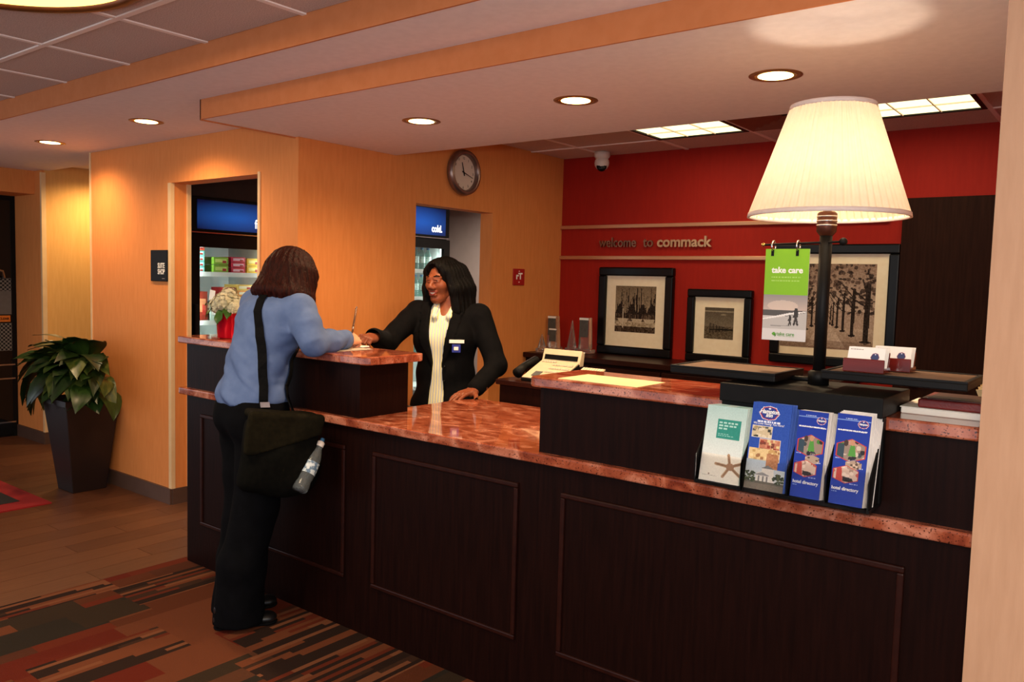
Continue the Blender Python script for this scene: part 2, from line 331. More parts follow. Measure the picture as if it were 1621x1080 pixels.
def carpet():
    m = mat('patterned_carpet', (120, 60, 30), .95, spec=.1); nt = m.node_tree; N = nt.nodes; L = nt.links
    tc = N.new('ShaderNodeTexCoord'); sp = N.new('ShaderNodeSeparateXYZ'); L.new(tc.outputs['Object'], sp.inputs[0])
    def mth(op, a, b=None):
        n = N.new('ShaderNodeMath'); n.operation = op
        for i, q in enumerate((a, b)):
            if q is None: continue
            if isinstance(q, (int, float)): n.inputs[i].default_value = q
            else: L.new(q, n.inputs[i])
        return n.outputs[0]
    def cells(w, l, seed):
        c = mth('FLOOR', mth('MULTIPLY', sp.outputs[0], 1/w)); wn = N.new('ShaderNodeTexWhiteNoise'); wn.noise_dimensions = '2D'
        cb = N.new('ShaderNodeCombineXYZ'); L.new(c, cb.inputs[0]); cb.inputs[1].default_value = seed; L.new(cb.outputs[0], wn.inputs['Vector'])
        d = mth('FLOOR', mth('ADD', mth('MULTIPLY', sp.outputs[1], 1/l), mth('MULTIPLY', wn.outputs['Value'], 7.3)))
        w2 = N.new('ShaderNodeTexWhiteNoise'); w2.noise_dimensions = '3D'; c2 = N.new('ShaderNodeCombineXYZ'); L.new(c, c2.inputs[0]); L.new(d, c2.inputs[1]); c2.inputs[2].default_value = seed*1.7
        L.new(c2.outputs[0], w2.inputs['Vector']); return w2.outputs['Value']
    def ramp(v, cols):
        r = N.new('ShaderNodeValToRGB'); r.color_ramp.interpolation = 'CONSTANT'; e = r.color_ramp.elements
        for i, (p, c) in enumerate(cols):
            x = e[0] if i == 0 else (e[1] if i == 1 else e.new(p)); x.position = p; x.color = lc(c)
        L.new(v, r.inputs[0]); return r.outputs[0]
    A = ramp(cells(.17, .30, 3.1), [(0, (96, 50, 30)), (.3, (108, 44, 26)), (.5, (88, 48, 32)), (.68, (110, 60, 38)), (.84, (102, 36, 22))])
    Bc = ramp(cells(.085, .42, 8.4), [(0, (58, 44, 32)), (.25, (92, 56, 38)), (.5, (50, 42, 34)), (.7, (112, 62, 38)), (.88, (40, 32, 27))])
    Sc = ramp(cells(.022, .36, 5.9), [(0, (48, 32, 25)), (.32, (116, 64, 40)), (.6, (66, 43, 31)), (.75, (128, 78, 52)), (.9, (104, 44, 27))])
    def mix(f, a, b):
        x = N.new('ShaderNodeMix'); x.data_type = 'RGBA'; L.new(f, x.inputs['Factor']); L.new(a, x.inputs['A']); L.new(b, x.inputs['B']); return x.outputs['Result']
    k1 = mth('GREATER_THAN', cells(.22, .62, 1.3), .70); k2 = mth('GREATER_THAN', cells(.26, .5, 2.2), .62)
    col = mix(k2, mix(k1, A, Bc), Sc)
    nz = N.new('ShaderNodeTexNoise'); nz.inputs['Scale'].default_value = 420; L.new(tc.outputs['Object'], nz.inputs['Vector'])
    mm = N.new('ShaderNodeMix'); mm.data_type = 'RGBA'; mm.blend_type = 'MULTIPLY'; mm.inputs['Factor'].default_value = .5; L.new(col, mm.inputs['A']); L.new(nz.outputs['Fac'], mm.inputs['B'])
    L.new(mm.outputs['Result'], N['Principled BSDF'].inputs['Base Color'])
    bp = N.new('ShaderNodeBump'); bp.inputs['Strength'].default_value = .4; bp.inputs['Distance'].default_value = .004; L.new(nz.outputs['Fac'], bp.inputs['Height']); L.new(bp.outputs[0], N['Principled BSDF'].inputs['Normal'])
    return m
M_CARPET = carpet()
M_PLANK = [mat('wood_plank', c, .42, spec=.35, col2=d, nscale=9, stretch=(9, .8, 1), ramp=(.3, .7)) for c, d in (((92, 56, 36), (108, 68, 44)), ((100, 63, 41), (86, 52, 33)), ((82, 49, 31), (98, 60, 39)))]

# ------------------------------------------------------------------ main dimensions
YF, YW, XC, YR = 2.19, 2.667, -3.505, 5.077      # desk front, shop wall, clock wall, red wall
ZL, ZR = .885, 1.14                               # lower and raised stone tops
C0, S1, S2, CB = 2.355, 2.26, 2.17, 2.37          # lobby ceiling, first soffit, desk soffit, back ceiling
# ------------------------------------------------------------------ floor
fl = struct(B(-3.80, 3.0, -3.5, YF+.02, -.05, 0).build('floor', M_CARPET, org=(0, 0, 0)), 'lobby floor covered with patterned rust and brown carpet')
fw_ = struct(B(-9.5, -3.80, -3.5, 6, -.05, -.004).build('floor_wood', M_DARK, org=(0, 0, 0)), 'wood plank floor left of the carpet')
pw, pl = .152, 1.22
pm = [B(-pw/2+.0012, pw/2-.0012, -pl/2+.0012, pl/2-.0012, -.004, 0).mesh('plank', m) for m in M_PLANK]
for i in range(36):
    x = -3.80-pw*(i+.5)
    for j in range(3):
        y = 3.0-pl*(j+.5)+((i*.37) % 1)*.9
        if y-pl/2 > 3.0: continue
        o = mkobj('plank', random.choice(pm), fw_, loc=(x, y, 0))
struct(B(-3.80, 1.5, YF+.02, 6.2, -.05, 0).build('floor_office', mat('office_carpet', (60, 40, 34), .9, col2=(70, 48, 40), nscale=80), org=(0, 0, 0)), 'dark carpet behind the desk')
# ------------------------------------------------------------------ walls
TH = .12
def wall(name, label, m, *boxes):
    mb = MB()
    for b in boxes: mb.box(*b)
    return struct(mb.build(name, m, org=(0, 0, 0)), label)
D1L, D1R, D1T = -4.745, -3.846, 2.0               # shop doorway
wl = wall('wall_front_left', 'orange papered wall with the shop doorway', M_WALL, (-5.78, D1L, YW, YW+TH, 0, 2.4), (D1R, XC, YW, YW+TH, 0, 2.4), (D1L, D1R, YW, YW+TH, D1T, 2.4))
O2A, O2B, O2T = 3.53, 4.257, 1.91                 # second opening in the clock wall
wc = wall('wall_left', 'orange papered wall with clock and side opening', M_WALL, (XC-.105, XC, YW+TH, O2A, 0, 2.45), (XC-.105, XC, O2B, YR, 0, 2.45), (XC-.105, XC, O2A, O2B, O2T, 2.45))
wall('wall_back', 'deep red wall behind the reception desk', M_RED, (XC-.2, .2, YR, YR+.12, 0, 2.45))
wall('wall_right', 'tan papered wall end right of the desk', M_TAN, (-.285, .75, 2.125, 3.45, 0, 2.40))
wall('wall_right_office', 'wall closing the office on the right', M_RED, (-.2, -.1, 3.45, YR, 0, 2.45))
wall('wall_corridor', 'bright yellow lit corridor wall behind the plant', mat('yellow_wallpaper', (232, 178, 104), .7, col2=(226, 170, 96), nscale=60, stretch=(1, 1, .1)), (-7.28, -7.16, 2.93, 4.6, 0, 2.45))
wall('wall_corridor_back', 'wall closing the corridor', M_WALL, (-7.3, -5.6, 4.6, 4.7, 0, 2.45))
wall('wall_entry', 'narrow orange wall beside the glass entry door', M_WALL, (-7.80, -7.16, 2.91, 2.93, 0, 2.3), (-7.80, -7.30, .6, 2.91, 2.07, 2.3))
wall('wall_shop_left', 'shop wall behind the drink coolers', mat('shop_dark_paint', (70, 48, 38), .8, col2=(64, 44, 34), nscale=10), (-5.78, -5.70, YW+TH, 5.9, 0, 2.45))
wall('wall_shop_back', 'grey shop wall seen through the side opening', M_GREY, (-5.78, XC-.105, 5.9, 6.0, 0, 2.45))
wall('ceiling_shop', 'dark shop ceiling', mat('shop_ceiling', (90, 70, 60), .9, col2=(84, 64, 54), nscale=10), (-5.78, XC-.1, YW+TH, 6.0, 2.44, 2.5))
# cream corner beads round the doorway and at wall ends
tr = MB(); tr.box(D1L-.028, D1L+.004, YW-.006, YW+.02, .1, D1T+.0)
struct(tr.build('trim_1', M_JAMB, org=(0, 0, 0)), 'cream edge strip left of the shop doorway')
struct(B(D1L, D1L+.016, YW+TH-.02, YW+TH+.004, 0, D1T).build('trim_2', M_JAMB, org=(0, 0, 0)), 'cream strip at the inner doorway corner')
struct(B(D1R-.004, D1R+.016, YW-.006, YW+.01, 0, D1T+.012).build('trim_3', M_JAMB, org=(0, 0, 0)), 'cream edge strip right of the shop doorway')
struct(B(-7.175, -7.148, 2.90, 2.935, 0.1, 2.24).build('trim_4', M_JAMB, org=(0, 0, 0)), 'cream corner bead at the corridor corner')
struct(B(-5.795, -5.775, YW-.006, YW+.02, 0.1, 2.26).build('trim_5', M_JAMB, org=(0, 0, 0)), 'cream corner bead at the left wall end')
for i, (a) in enumerate([(-5.79, D1L-.0, YW-.014, YW, 0, .10), (D1L, D1L+.012, YW, YW+TH, 0, .10), (-7.16, -7.146, 2.9, 4.6, 0, .1), (-7.69, -7.16, 2.896, 2.91, 0, .1)]):
    struct(B(*a).build(['baseboard_front', 'baseboard_jamb', 'baseboard_corridor', 'baseboard_entry'][i], M_BASE, org=(0, 0, 0)), ['brown vinyl baseboard under the orange wall', 'brown baseboard inside the shop doorway', 'brown baseboard along the corridor', 'brown baseboard beside the glass door'][i])
for i, (z, lab) in enumerate(((1.855, 'upper metal rail on the red wall'), (1.632, 'lower metal rail on the red wall'))):
    struct(B(XC+.002, -1.20, YR-.022, YR, z, z+.026).build('trim_%d' % (i+6), M_RAIL, bevel=.003, org=(0, 0, 0)), lab)
# ------------------------------------------------------------------ ceilings
cl = struct(B(-9.5, 3, -3.5, 1.83, C0+.03, C0+.09).build('ceiling', M_DARK, org=(0, 0, 0)), 'suspended tile ceiling over the lobby')
T = .6096
tile_me = B(-T/2+.011, T/2-.011, -T/2+.011, T/2-.011, .004, .02).mesh('ceiling_tile', M_TILE)
def tile_grid(parent, x0, nx, y0, ny, z, skip=(), clip=None):
    for i in range(nx):
        for j in range(ny):
            if (i, j) in skip: continue
            xa, xb, ya, yb = x0+i*T, x0+(i+1)*T, y0+j*T, y0+(j+1)*T
            if clip and (xb > clip[1]+.01 or xa < clip[0]-.01 or yb > clip[3]+.01 or ya < clip[2]-.01):
                xa, xb, ya, yb = max(xa, clip[0]), min(xb, clip[1]), max(ya, clip[2]), min(yb, clip[3])
                if xb-xa < .04 or yb-ya < .04: continue
                o = B(xa+.011, xb-.011, ya+.011, yb-.011, z+.004, z+.02).build('ceiling_tile', M_TILE, parent)
            else: mkobj('ceiling_tile', tile_me, parent, loc=((xa+xb)/2, (ya+yb)/2, z))
    for i in range(nx+1):
        x = x0+i*T
        if clip and not (clip[0]-.02 < x < clip[1]+.02): continue
        a, b = (y0, y0+ny*T) if not clip else (max(y0, clip[2]), min(y0+ny*T, clip[3]))
        B(x-.0115, x+.0115, a, b, z-.001, z+.012).build('grid_bar', M_GRID, parent)
    for j in range(ny+1):
        y = y0+j*T
        if clip and not (clip[2]-.02 < y < clip[3]+.02): continue
        a, b = (x0, x0+nx*T) if not clip else (max(x0, clip[0]), min(x0+nx*T, clip[1]))
        B(a, b, y-.0115, y+.0115, z-.0016, z+.011).build('grid_bar', M_GRID, parent)
tile_grid(cl, -2.977-T*8, 14, 1.472-T*4, 5, C0, clip=(-9, 2.5, -1.0, 1.83))
struct(B(-9.5, 3, 1.83, YW+.3, S1, 2.5).build('ceiling_soffit', M_WHITE, org=(0, 0, 0)), 'white dropped soffit along the wall')
struct(B(-9.5, -5.78, YW+.3, 4.7, S1+.05, 2.5).build('ceiling_corridor', M_WHITE, org=(0, 0, 0)), 'corridor ceiling')
struct(B(-9.5, 3, 1.822, 1.83, S1-.001, C0+.03).build('trim_8', M_BAND, org=(0, 0, 0)), 'orange band on the first soffit step')
s2 = struct(B(-3.53, .0, 2.14, 3.36, S2, S2+.2).build('ceiling_desk_soffit', M_WHITE, org=(0, 0, 0)), 'low white soffit above the reception desk')
struct(B(-3.538, .0, 2.132, 2.14, S2-.001, S1).build('trim_9', M_BAND, org=(0, 0, 0)), 'orange band on the front of the desk soffit')
struct(B(-3.538, -3.53, 2.132, 3.37, S2-.006, S1+.05).build('trim_10', M_BAND, org=(0, 0, 0)), 'orange band on the left end of the desk soffit')
cb = struct(B(XC, -.1, 3.36, YR, CB+.03, CB+.08).build('ceiling_office', M_DARK, org=(0, 0, 0)), 'tile ceiling above the back office')
GX, GY = -2.50-2*T, 4.67-3*T
tile_grid(cb, GX, 6, GY, 4, CB, skip={(2, 2), (4, 2), (3, 2)}, clip=(XC+.005, -.2, 3.37, YR-.005))

# ------------------------------------------------------------------ ceiling lights
M_LAMPW = mat('downlight_bulb', (255, 240, 200), .5, emit=((255, 214, 140), 9), col2=(255, 236, 196), nscale=4)
M_TRIM = mat('downlight_trim', (150, 100, 60), .3, metal=.4, col2=(140, 92, 54), nscale=30)
M_REFL = mat('downlight_reflector', (236, 196, 120), .25, metal=.7, col2=(226, 186, 110), nscale=30)
def downlight(x, y, z, label, power=P_DOWN, r=.088, angle=158, col=WARM):
    t = thing('downlight', label, 'ceiling light', (x, y, z-.004), group='recessed downlights')
    MB().lathe([(r, .004), (r, -.001), (r*.8, -.003), (r*.76, 0), (r*.78, .004)], (x, y, z), 40, closed=True).build('trim_ring', M_TRIM, t, smooth=True)
    MB().lathe([(r*.77, .003), (r*.70, .0025), (r*.60, .002)], (x, y, z-.004), 40).build('reflector', M_REFL, t, smooth=True)
    MB().lathe([(r*.66, .003), (r*.3, .001), (.001, .0)], (x, y, z-.005), 32).build('bulb', M_LAMPW, t, smooth=True)
    l = bpy.data.lights.new('downlight_lamp', 'SPOT'); l.energy = power; l.color = col; l.spot_size = math.radians(angle); l.spot_blend = .8; l.shadow_soft_size = .05
    o = bpy.data.objects.new('downlight_lamp', l); COL.objects.link(o); o.parent = t; o.location = (0, 0, -.025)
    return t
for i, (x, y) in enumerate(((-2.657, 2.70), (-1.823, 2.71), (-1.039, 2.745))):
    downlight(x, y, S2, ['round downlight in the desk soffit nearest the clock', 'middle round downlight of the desk soffit', 'round downlight in the desk soffit above the table lamp'][i])
downlight(-5.576, 2.32, S1, 'round downlight in the left soffit above the plant', P_DOWN*.8)
downlight(-4.305, 2.28, S1, 'round downlight in the left soffit before the shop doorway', P_DOWN*.9)
downlight(-6.78, 3.32, S1+.05, 'downlight in the corridor lighting the yellow wall', P_DOWN*1.05, col=(1, .68, .32))
M_DRUML = mat('drum_lens', (255, 220, 120), .5, emit=((255, 206, 96), 3.2), col2=(255, 214, 110), nscale=3)
M_DRUMR = mat('bronze_ring', (110, 62, 30), .4, metal=.3, col2=(100, 56, 26), nscale=20)
def drum(x, y, label, power=P_DRUM, r=.52):
    t = thing('drum_light', label, 'ceiling light', (x, y, C0-.028), group='round drum ceiling lights')
    MB().lathe([(r, .028), (r, 0), (r-.015, -.006), (r-.035, -.006), (r-.045, .0), (r-.045, .028)], (x, y, C0-.028), 64, closed=True).build('rim', M_DRUMR, t, smooth=True)
    MB().lathe([(r-.04, .006), (r*.6, .0), (.002, -.004)], (x, y, C0-.028), 64).build('lens', M_DRUML, t, smooth=True)
    l = bpy.data.lights.new('drum_lamp', 'AREA'); l.shape = 'DISK'; l.size = r*1.7; l.energy = power; l.color = (1, .84, .66)
    o = bpy.data.objects.new('drum_lamp', l); COL.objects.link(o); o.parent = t; o.location = (0, 0, -.02)
drum(-2.69, .863, 'large round ceiling light with bronze ring at the top left')
drum(.35, -.55, 'added unseen round ceiling light behind the viewer for frontal fill', P_DRUM*2.2)  # extra fixture added out of view, fills the desk side from the front
M_TROFF = mat('troffer_lens', (255, 244, 190), .6, emit=((255, 238, 178), 1.5), col2=(255, 240, 180), nscale=6)
def troffer(i, label):
    x0, y0 = GX+i*T, GY+2*T
    t = thing('fluorescent_light', label, 'ceiling light', (x0+T/2, y0+T/2, CB-.002), group='fluorescent panels over the back office')
    mb = MB()
    for a in ((x0+.012, x0+T-.012, y0+.012, y0+.034), (x0+.012, x0+T-.012, y0+T-.034, y0+T-.012), (x0+.012, x0+.034, y0+.034, y0+T-.034), (x0+T-.034, x0+T-.012, y0+.034, y0+T-.034)): mb.box(a[0], a[1], a[2], a[3], CB-.004, CB+.03)
    mb.build('housing', M_BLACK, t)
    c = (T-.068)/3
    for a in range(3):
        for b in range(3):
            x, y = x0+.034+c*a, y0+.034+c*b
            MB().lathe([(c*.695, .004), (c*.35, .012), (.001, .015)], (x+c/2, y+c/2, CB), 4, axis=np.array([[.7071, -.7071, 0], [.7071, .7071, 0], [0, 0, 1]])).build('pane', M_TROFF, t)
    for a in (1, 2):
        B(x0+.034+c*a-.003, x0+.034+c*a+.003, y0+.034, y0+T-.034, CB-.002, CB+.012).build('divider', M_GRID, t)
        B(x0+.034, x0+T-.034, y0+.034+c*a-.003, y0+.034+c*a+.003, CB-.002, CB+.012).build('divider', M_GRID, t)
    l = bpy.data.lights.new('troffer_lamp', 'AREA'); l.size = .5; l.energy = P_TROF; l.color = (1, .82, .55)
    o = bpy.data.objects.new('troffer_lamp', l); COL.objects.link(o); o.parent = t; o.location = (0, 0, -.02)
troffer(2, 'square fluorescent ceiling panel left of the lamp shade'); troffer(4, 'square fluorescent ceiling panel right of the lamp shade')
x0, y0 = GX+3*T, GY+2*T
v = thing('ceiling_vent', 'brown square air vent in the ceiling behind the lamp shade', 'vent', (x0+T/2, y0+T/2, CB-.01))
M_VENT = mat('vent_metal', (130, 80, 66), .5, col2=(122, 74, 60), nscale=20)
for k, s_ in enumerate((.295, .22, .15, .08)):
    c = (x0+T/2, y0+T/2, CB); MB().lathe([(s_*1.414, .0), (s_*1.414, -.004), ((s_-.05)*1.414, .012), ((s_-.05)*1.414, .016)], c, 4, axis=np.array([[.7071, -.7071, 0], [.7071, .7071, 0], [0, 0, 1]]), closed=True).build('louvre', M_VENT, v)
dc = thing('dome_camera', 'white ball security camera under the back ceiling', 'camera', (-3.06, 4.90, CB-.13))
MB().lathe([(.001, 0), (.055, 0), (.055, -.03), (.04, -.05), (.001, -.055)], (-3.06, 4.90, CB), 24).build('mount', mat('white_plastic', (225, 215, 205), .4, col2=(220, 210, 200), nscale=20), dc, smooth=True)
MB().ball((-3.06, 4.90, CB-.075), .052).build('ball', MATS['white_plastic'], dc, smooth=True)
A = np.array(frame3((.84, .54, 0), (0, 0, 1))).T
MB().lathe([(.036, .036), (.034, .042), (.022, .052), (.001, .055)], (-3.06, 4.90, CB-.078), 24, axis=np.array([[.85, 0, .40], [.5, 0, -.70], [0, 1, -.59]])).build('lens', M_BLKG, dc, smooth=True)
# ------------------------------------------------------------------ reception desk
XL, XR_ = -3.752, -.288
PANELS = ((-3.62, -2.55), (-2.384, -1.655), (-1.478, -.435)); PZ = (.212, .765)
dk = thing('reception_desk', 'long dark espresso wood reception desk with framed front panels', 'desk', ((XL+XR_)/2, YF+.14, 0))
B(XL, XR_, YF, YF+.26, 0, ZL-.034).build('body', M_WOOD, dk)
B(-2.47, -1.5, YF+.26, 2.95, 0, ZL-.034).build('return_body', M_WOOD, dk)
def moulding(p, x0, x1, z0, z1):
    w = .017
    for a in ((x0, x1, z1-w, z1), (x0, x1, z0, z0+w), (x0, x0+w, z0+w, z1-w), (x1-w, x1, z0+w, z1-w)): B(a[0], a[1], YF-.011, YF, a[2], a[3]).build('moulding', M_WOODT, p, bevel=.004)
for a, b in PANELS:
    p = B(a, b, YF-.003, YF, PZ[0], PZ[1]).build('front_panel', M_WOOD, dk); moulding(p, a, b, *PZ)
B(XL, -2.472, YF, 2.46, ZL, ZR-.034).build('raised_box', M_WOOD, dk)
B(-1.576, XR_, YF, 2.46, ZL, ZR-.034).build('raised_box', M_WOOD, dk)
def slab(name, label, poly, z, th=.034):
    o = MB().prism([(x, y, z-th) for x, y in poly], (0, 0, th)).build(name, M_GRAN, bevel=.006, seg=3); return setp(o, label, 'counter top')
def rc(x, y, cx, cy, r, n=5):   # rounded corner points from direction x to direction y
    return [(cx+r*math.cos(math.radians(x+(y-x)*i/n)), cy+r*math.sin(math.radians(x+(y-x)*i/n))) for i in range(n+1)]
slab('granite_worktop', 'long polished red granite worktop of the lower desk', rc(180, 270, XL-.02, YF-.03+.02, .02)+[(XR_, YF-.03), (XR_, YF+.28), (-1.50, YF+.28), (-1.50, 2.985), (-2.50, 2.985), (-2.56, 2.9), (-2.56, YF+.28), (XL-.04, YF+.28)], ZL)
slab('granite_ledge', 'raised red granite ledge with the flower vase, left of the clerk', rc(180, 270, XL-.025, YF-.03+.025, .025)+rc(270, 360, -2.43, YF-.03+.03, .03)+rc(0, 90, -2.43, 2.46, .03)+[(XL-.05, 2.49)], ZR)
slab('granite_ledge', 'raised red granite ledge under the brochure rack on the right', rc(180, 270, -1.58, YF-.03+.03, .03)+[(XR_, YF-.03), (XR_, 2.49)]+rc(90, 180, -1.58, 2.46, .03), ZR)
# staff-side desk pieces
B2 = thing('staff_cabinet', 'dark wooden cabinet behind the desk carrying the phone', 'cabinet', (-1.95, 3.25, 0))
B(-2.40, -1.5, 3.0, 3.5, 0, .965).build('body', M_WOOD, B2); B(-2.42, -1.48, 2.99, 3.52, .965, .99).build('top', M_WOODT, B2, bevel=.004)
kd = thing('staff_desk', 'low dark work surface behind the left ledge', 'desk', (-3.0, 2.7, 0))
B(-3.45, -2.57, 2.5, 2.93, .76, .79).build('top', M_WOODT, kd, bevel=.004)
for x, y in ((-3.42, 2.53), (-2.62, 2.53), (-3.42, 2.9), (-2.62, 2.9)): B(x-.02, x+.02, y-.02, y+.02, 0, .76).build('leg', M_BLACK, kd)
kb = thing('keyboard', 'black computer keyboard on the low desk before the clerk', 'keyboard', (-2.80, 2.82, .79))
B(-3.00, -2.60, 2.74, 2.90, .79, .812).build('case', M_BLACK, kb, bevel=.004)
kk = B(-.0085, .0085, -.0085, .0085, 0, .007).mesh('key', M_BLKG)
for i in range(18):
    for j in range(6): mkobj('key', kk, kb, loc=(-2.99+.0215*i+.01-(-2.80), 2.753+.0225*j+.008-2.82, .022))
# ------------------------------------------------------------------ back wall: credenza, pictures, letters, door
cr = thing('credenza', 'long low dark credenza against the red wall', 'cabinet', (-2.4, 4.85, 0))
B(XC+.01, -1.32, 4.66, YR-.005, 0, .92).build('body', M_WOOD, cr); B(XC+.005, -1.30, 4.63, YR-.003, .92, .955).build('top', M_WOODT, cr, bevel=.004)
for i in range(4):
    x = XC+.03+i*.535; d = B(x, x+.525, 4.645, 4.66, .06, .90).build('door', M_WOODT, cr, bevel=.003); B(x+.24, x+.29, 4.632, 4.645, .80, .812).build('handle', M_BLACK, d)
def harbour():
    c = Cv(90, 88, (150, 132, 108)); c.grad(.35, 1, (168, 150, 124), (120, 102, 80)); c.rect(0, 0, 1, .2, (70, 54, 40)); c.rect(0, .12, 1, .24, (178, 160, 132)); c.rect(0, .24, 1, .42, (88, 70, 54)); c.noise(30, 3, c.v < .42)
    for i in range(26):
        x = random.random(); h = random.uniform(.55, .97); c.line(x, .3, x+random.uniform(-.04, .04), h, .008, (40, 30, 24)); 
    for i in range(26):
        x = random.random(); c.line(x, random.uniform(.5, .9), x+random.uniform(-.2, .2), .38, .004, (52, 40, 30))
    for x in (.12, .42, .68, .9): c.poly([(x-.12, .4), (x+.12, .4), (x+.03, .62), (x-.03, .6)], (44, 33, 26))
    for x in (.2, .55, .85): c.poly([(x-.14, .3), (x+.14, .3), (x+.1, .22), (x-.1, .22)], (196, 180, 152))
    c.line(.2, .1, .2, .5, .012, (210, 196, 170)); return c.noise(12, 2)
def beach():
    c = Cv(64, 70, (96, 84, 68)); c.grad(.4, 1, (120, 108, 90), (88, 78, 64)); c.rect(0, .86, 1, .9, (150, 138, 116)); c.rect(0, 0, 1, .4, (92, 80, 62)); c.noise(22, 2, c.v < .4); c.ell(.65, .78, .1, .03, (170, 156, 130), .6)
    for i in range(14):
        x = .2+.055*i; c.line(x, .2+.006*i, x, .5-.014*i, .013-.0005*i, (24, 20, 17))
    c.line(.2, .3, .98, .31, .02, (30, 25, 20)); return c.noise(8, 2)
def avenue():
    c = Cv(150, 140, (176, 152, 134)); c.grad(.45, 1, (190, 168, 150), (150, 124, 106)); c.grad(0, .25, (150, 126, 108), (188, 166, 146))
    c.poly([(.3, .02), (.72, .02), (.5, .36), (.46, .36)], (196, 176, 158))
    for i in range(420):
        t = random.random(); x = random.random(); v = random.uniform(.42, 1.0)
        if abs(x-.48) < (v < .62)*.13: continue
        c.ell(x, v, random.uniform(.008, .03), random.uniform(.008, .025), random.choice(((60, 46, 40), (84, 66, 56), (44, 34, 30), (120, 98, 86))), .8)
    for sd in (-1, 1):
        for k, (x, b, w) in enumerate(((.49, .1, .055), (.33, .17, .036), (.22, .22, .026), (.15, .26, .02), (.10, .285, .016), (.07, .30, .012))):
            xc = .48+sd*x*.9; c.line(xc, b, xc+sd*.006, .75-.05*k, w*.5, (44, 34, 29)); c.ell(xc, b, w*1.1, .014, (40, 30, 26))
            for j in range(3): c.line(xc, .5+.07*j-.03*k, xc-sd*random.uniform(.05, .2)*(1-.12*k), .62+.1*j-.04*k, w*.16, (50, 39, 33))
    c.rect(0, 0, 1, .09, (128, 104, 88), .5); return c.noise(14, 2)
def picture(name, label, x0, x1, z0, z1, b, px, pz, cv, lean=0):
    t = thing('framed_picture', label, 'picture', ((x0+x1)/2, YR-.03, z0)); y1 = YR-.004; y0 = y1-.045
    for a in ((x0, x1, z1-b, z1), (x0, x1, z0, z0+b), (x0, x0+b, z0+b, z1-b), (x1-b, x1, z0+b, z1-b)): B(a[0], a[1], y0, y1, a[2], a[3]).build('frame_bar', M_BLKG, t, bevel=.009, seg=3)
    B(x0+b*.9, x1-b*.9, y1-.02, y1-.012, z0+b*.9, z1-b*.9).build('mat_board', M_MATB, t)
    put_print('photo', cv, M_PRINTM, (px[0], y1-.0215, pz[0]), (px[1]-px[0], 0, 0), (0, 0, pz[1]-pz[0]), t)
picture('p', 'black framed harbour photo with ship masts, left of three', -3.135, -2.545, .957, 1.577, .060, (-3.0, -2.678), (1.12, 1.446), harbour())
picture('p', 'small black framed beach fence photo, middle of three', -2.435, -1.987, .957, 1.439, .052, (-2.312, -2.11), (1.113, 1.32), beach())
picture('p', 'large black framed photo of a tree avenue behind the lamp', -1.862, -1.128, .995, 1.729, .058, (-1.80, -1.252), (1.10, 1.612), avenue())
M_LET = mat('bronze_letters', (150, 110, 84), .3, metal=.7, col2=(120, 84, 62), nscale=12)
M_LET2 = mat('pale_gold_letters', (216, 180, 140), .35, metal=.6, col2=(200, 164, 124), nscale=12)
lt = thing('wall_lettering', 'raised metal letters reading welcome to commack on red wall', 'lettering', (-2.72, YR-.01, 1.715))
def word(w, x0, x1, z, size, m, bold):
    full = text_mesh(w, size, .006, bold); co = np.array([v.co[:] for v in full.vertices]); wd = co[:, 0].max()-co[:, 0].min(); sx = (x1-x0)/wd; c0 = co[:, 0].min(); bpy.data.meshes.remove(full)
    for i, ch in enumerate(w):
        pre = text_mesh(w[:i+1], size, .006, bold); right = max(v.co[0] for v in pre.vertices); bpy.data.meshes.remove(pre)
        me = text_mesh(ch, size, .006, bold); r1 = max(v.co[0] for v in me.vertices)
        for v in me.vertices: v.co = ((v.co[0]+right-r1-c0)*sx+x0-ORG[lt.name][0], -v.co[2]-.008+.002, v.co[1]+z-ORG[lt.name][2])
        me.materials.clear(); me.materials.append(m); me.name = 'letter'; mkobj('letter', me, lt)
word('welcome', -3.160, -2.855, 1.722, .098, M_LET, .0008); word('to', -2.80, -2.722, 1.722, .098, M_LET, .0008); word('commack', -2.690, -2.288, 1.722, .098, M_LET2, .0024)
dr = thing('door_1', 'dark wooden office door in the red wall', None, (-.72, YR-.03, 0), kind='structure')
B(-1.128, -.30, YR-.045, YR-.003, 0, 1.985).build('leaf', mat('walnut_door', (36, 17, 11), .6, spec=.08, col2=(48, 25, 16), nscale=14, stretch=(6, 6, .35), ramp=(.3, .72)), dr, bevel=.003)
h = MB().cyl((-1.02, YR-.045, .945), (-1.02, YR-.062, .945), .03).build('rose', M_BRASS, dr, smooth=True)
MB().tube([(-1.02, YR-.06, .945), (-1.02, YR-.10, .945), (-1.0, YR-.105, .945), (-.90, YR-.105, .942)], [.012, .012, .012, .010], 12).build('lever', M_BRASS, dr, smooth=True)
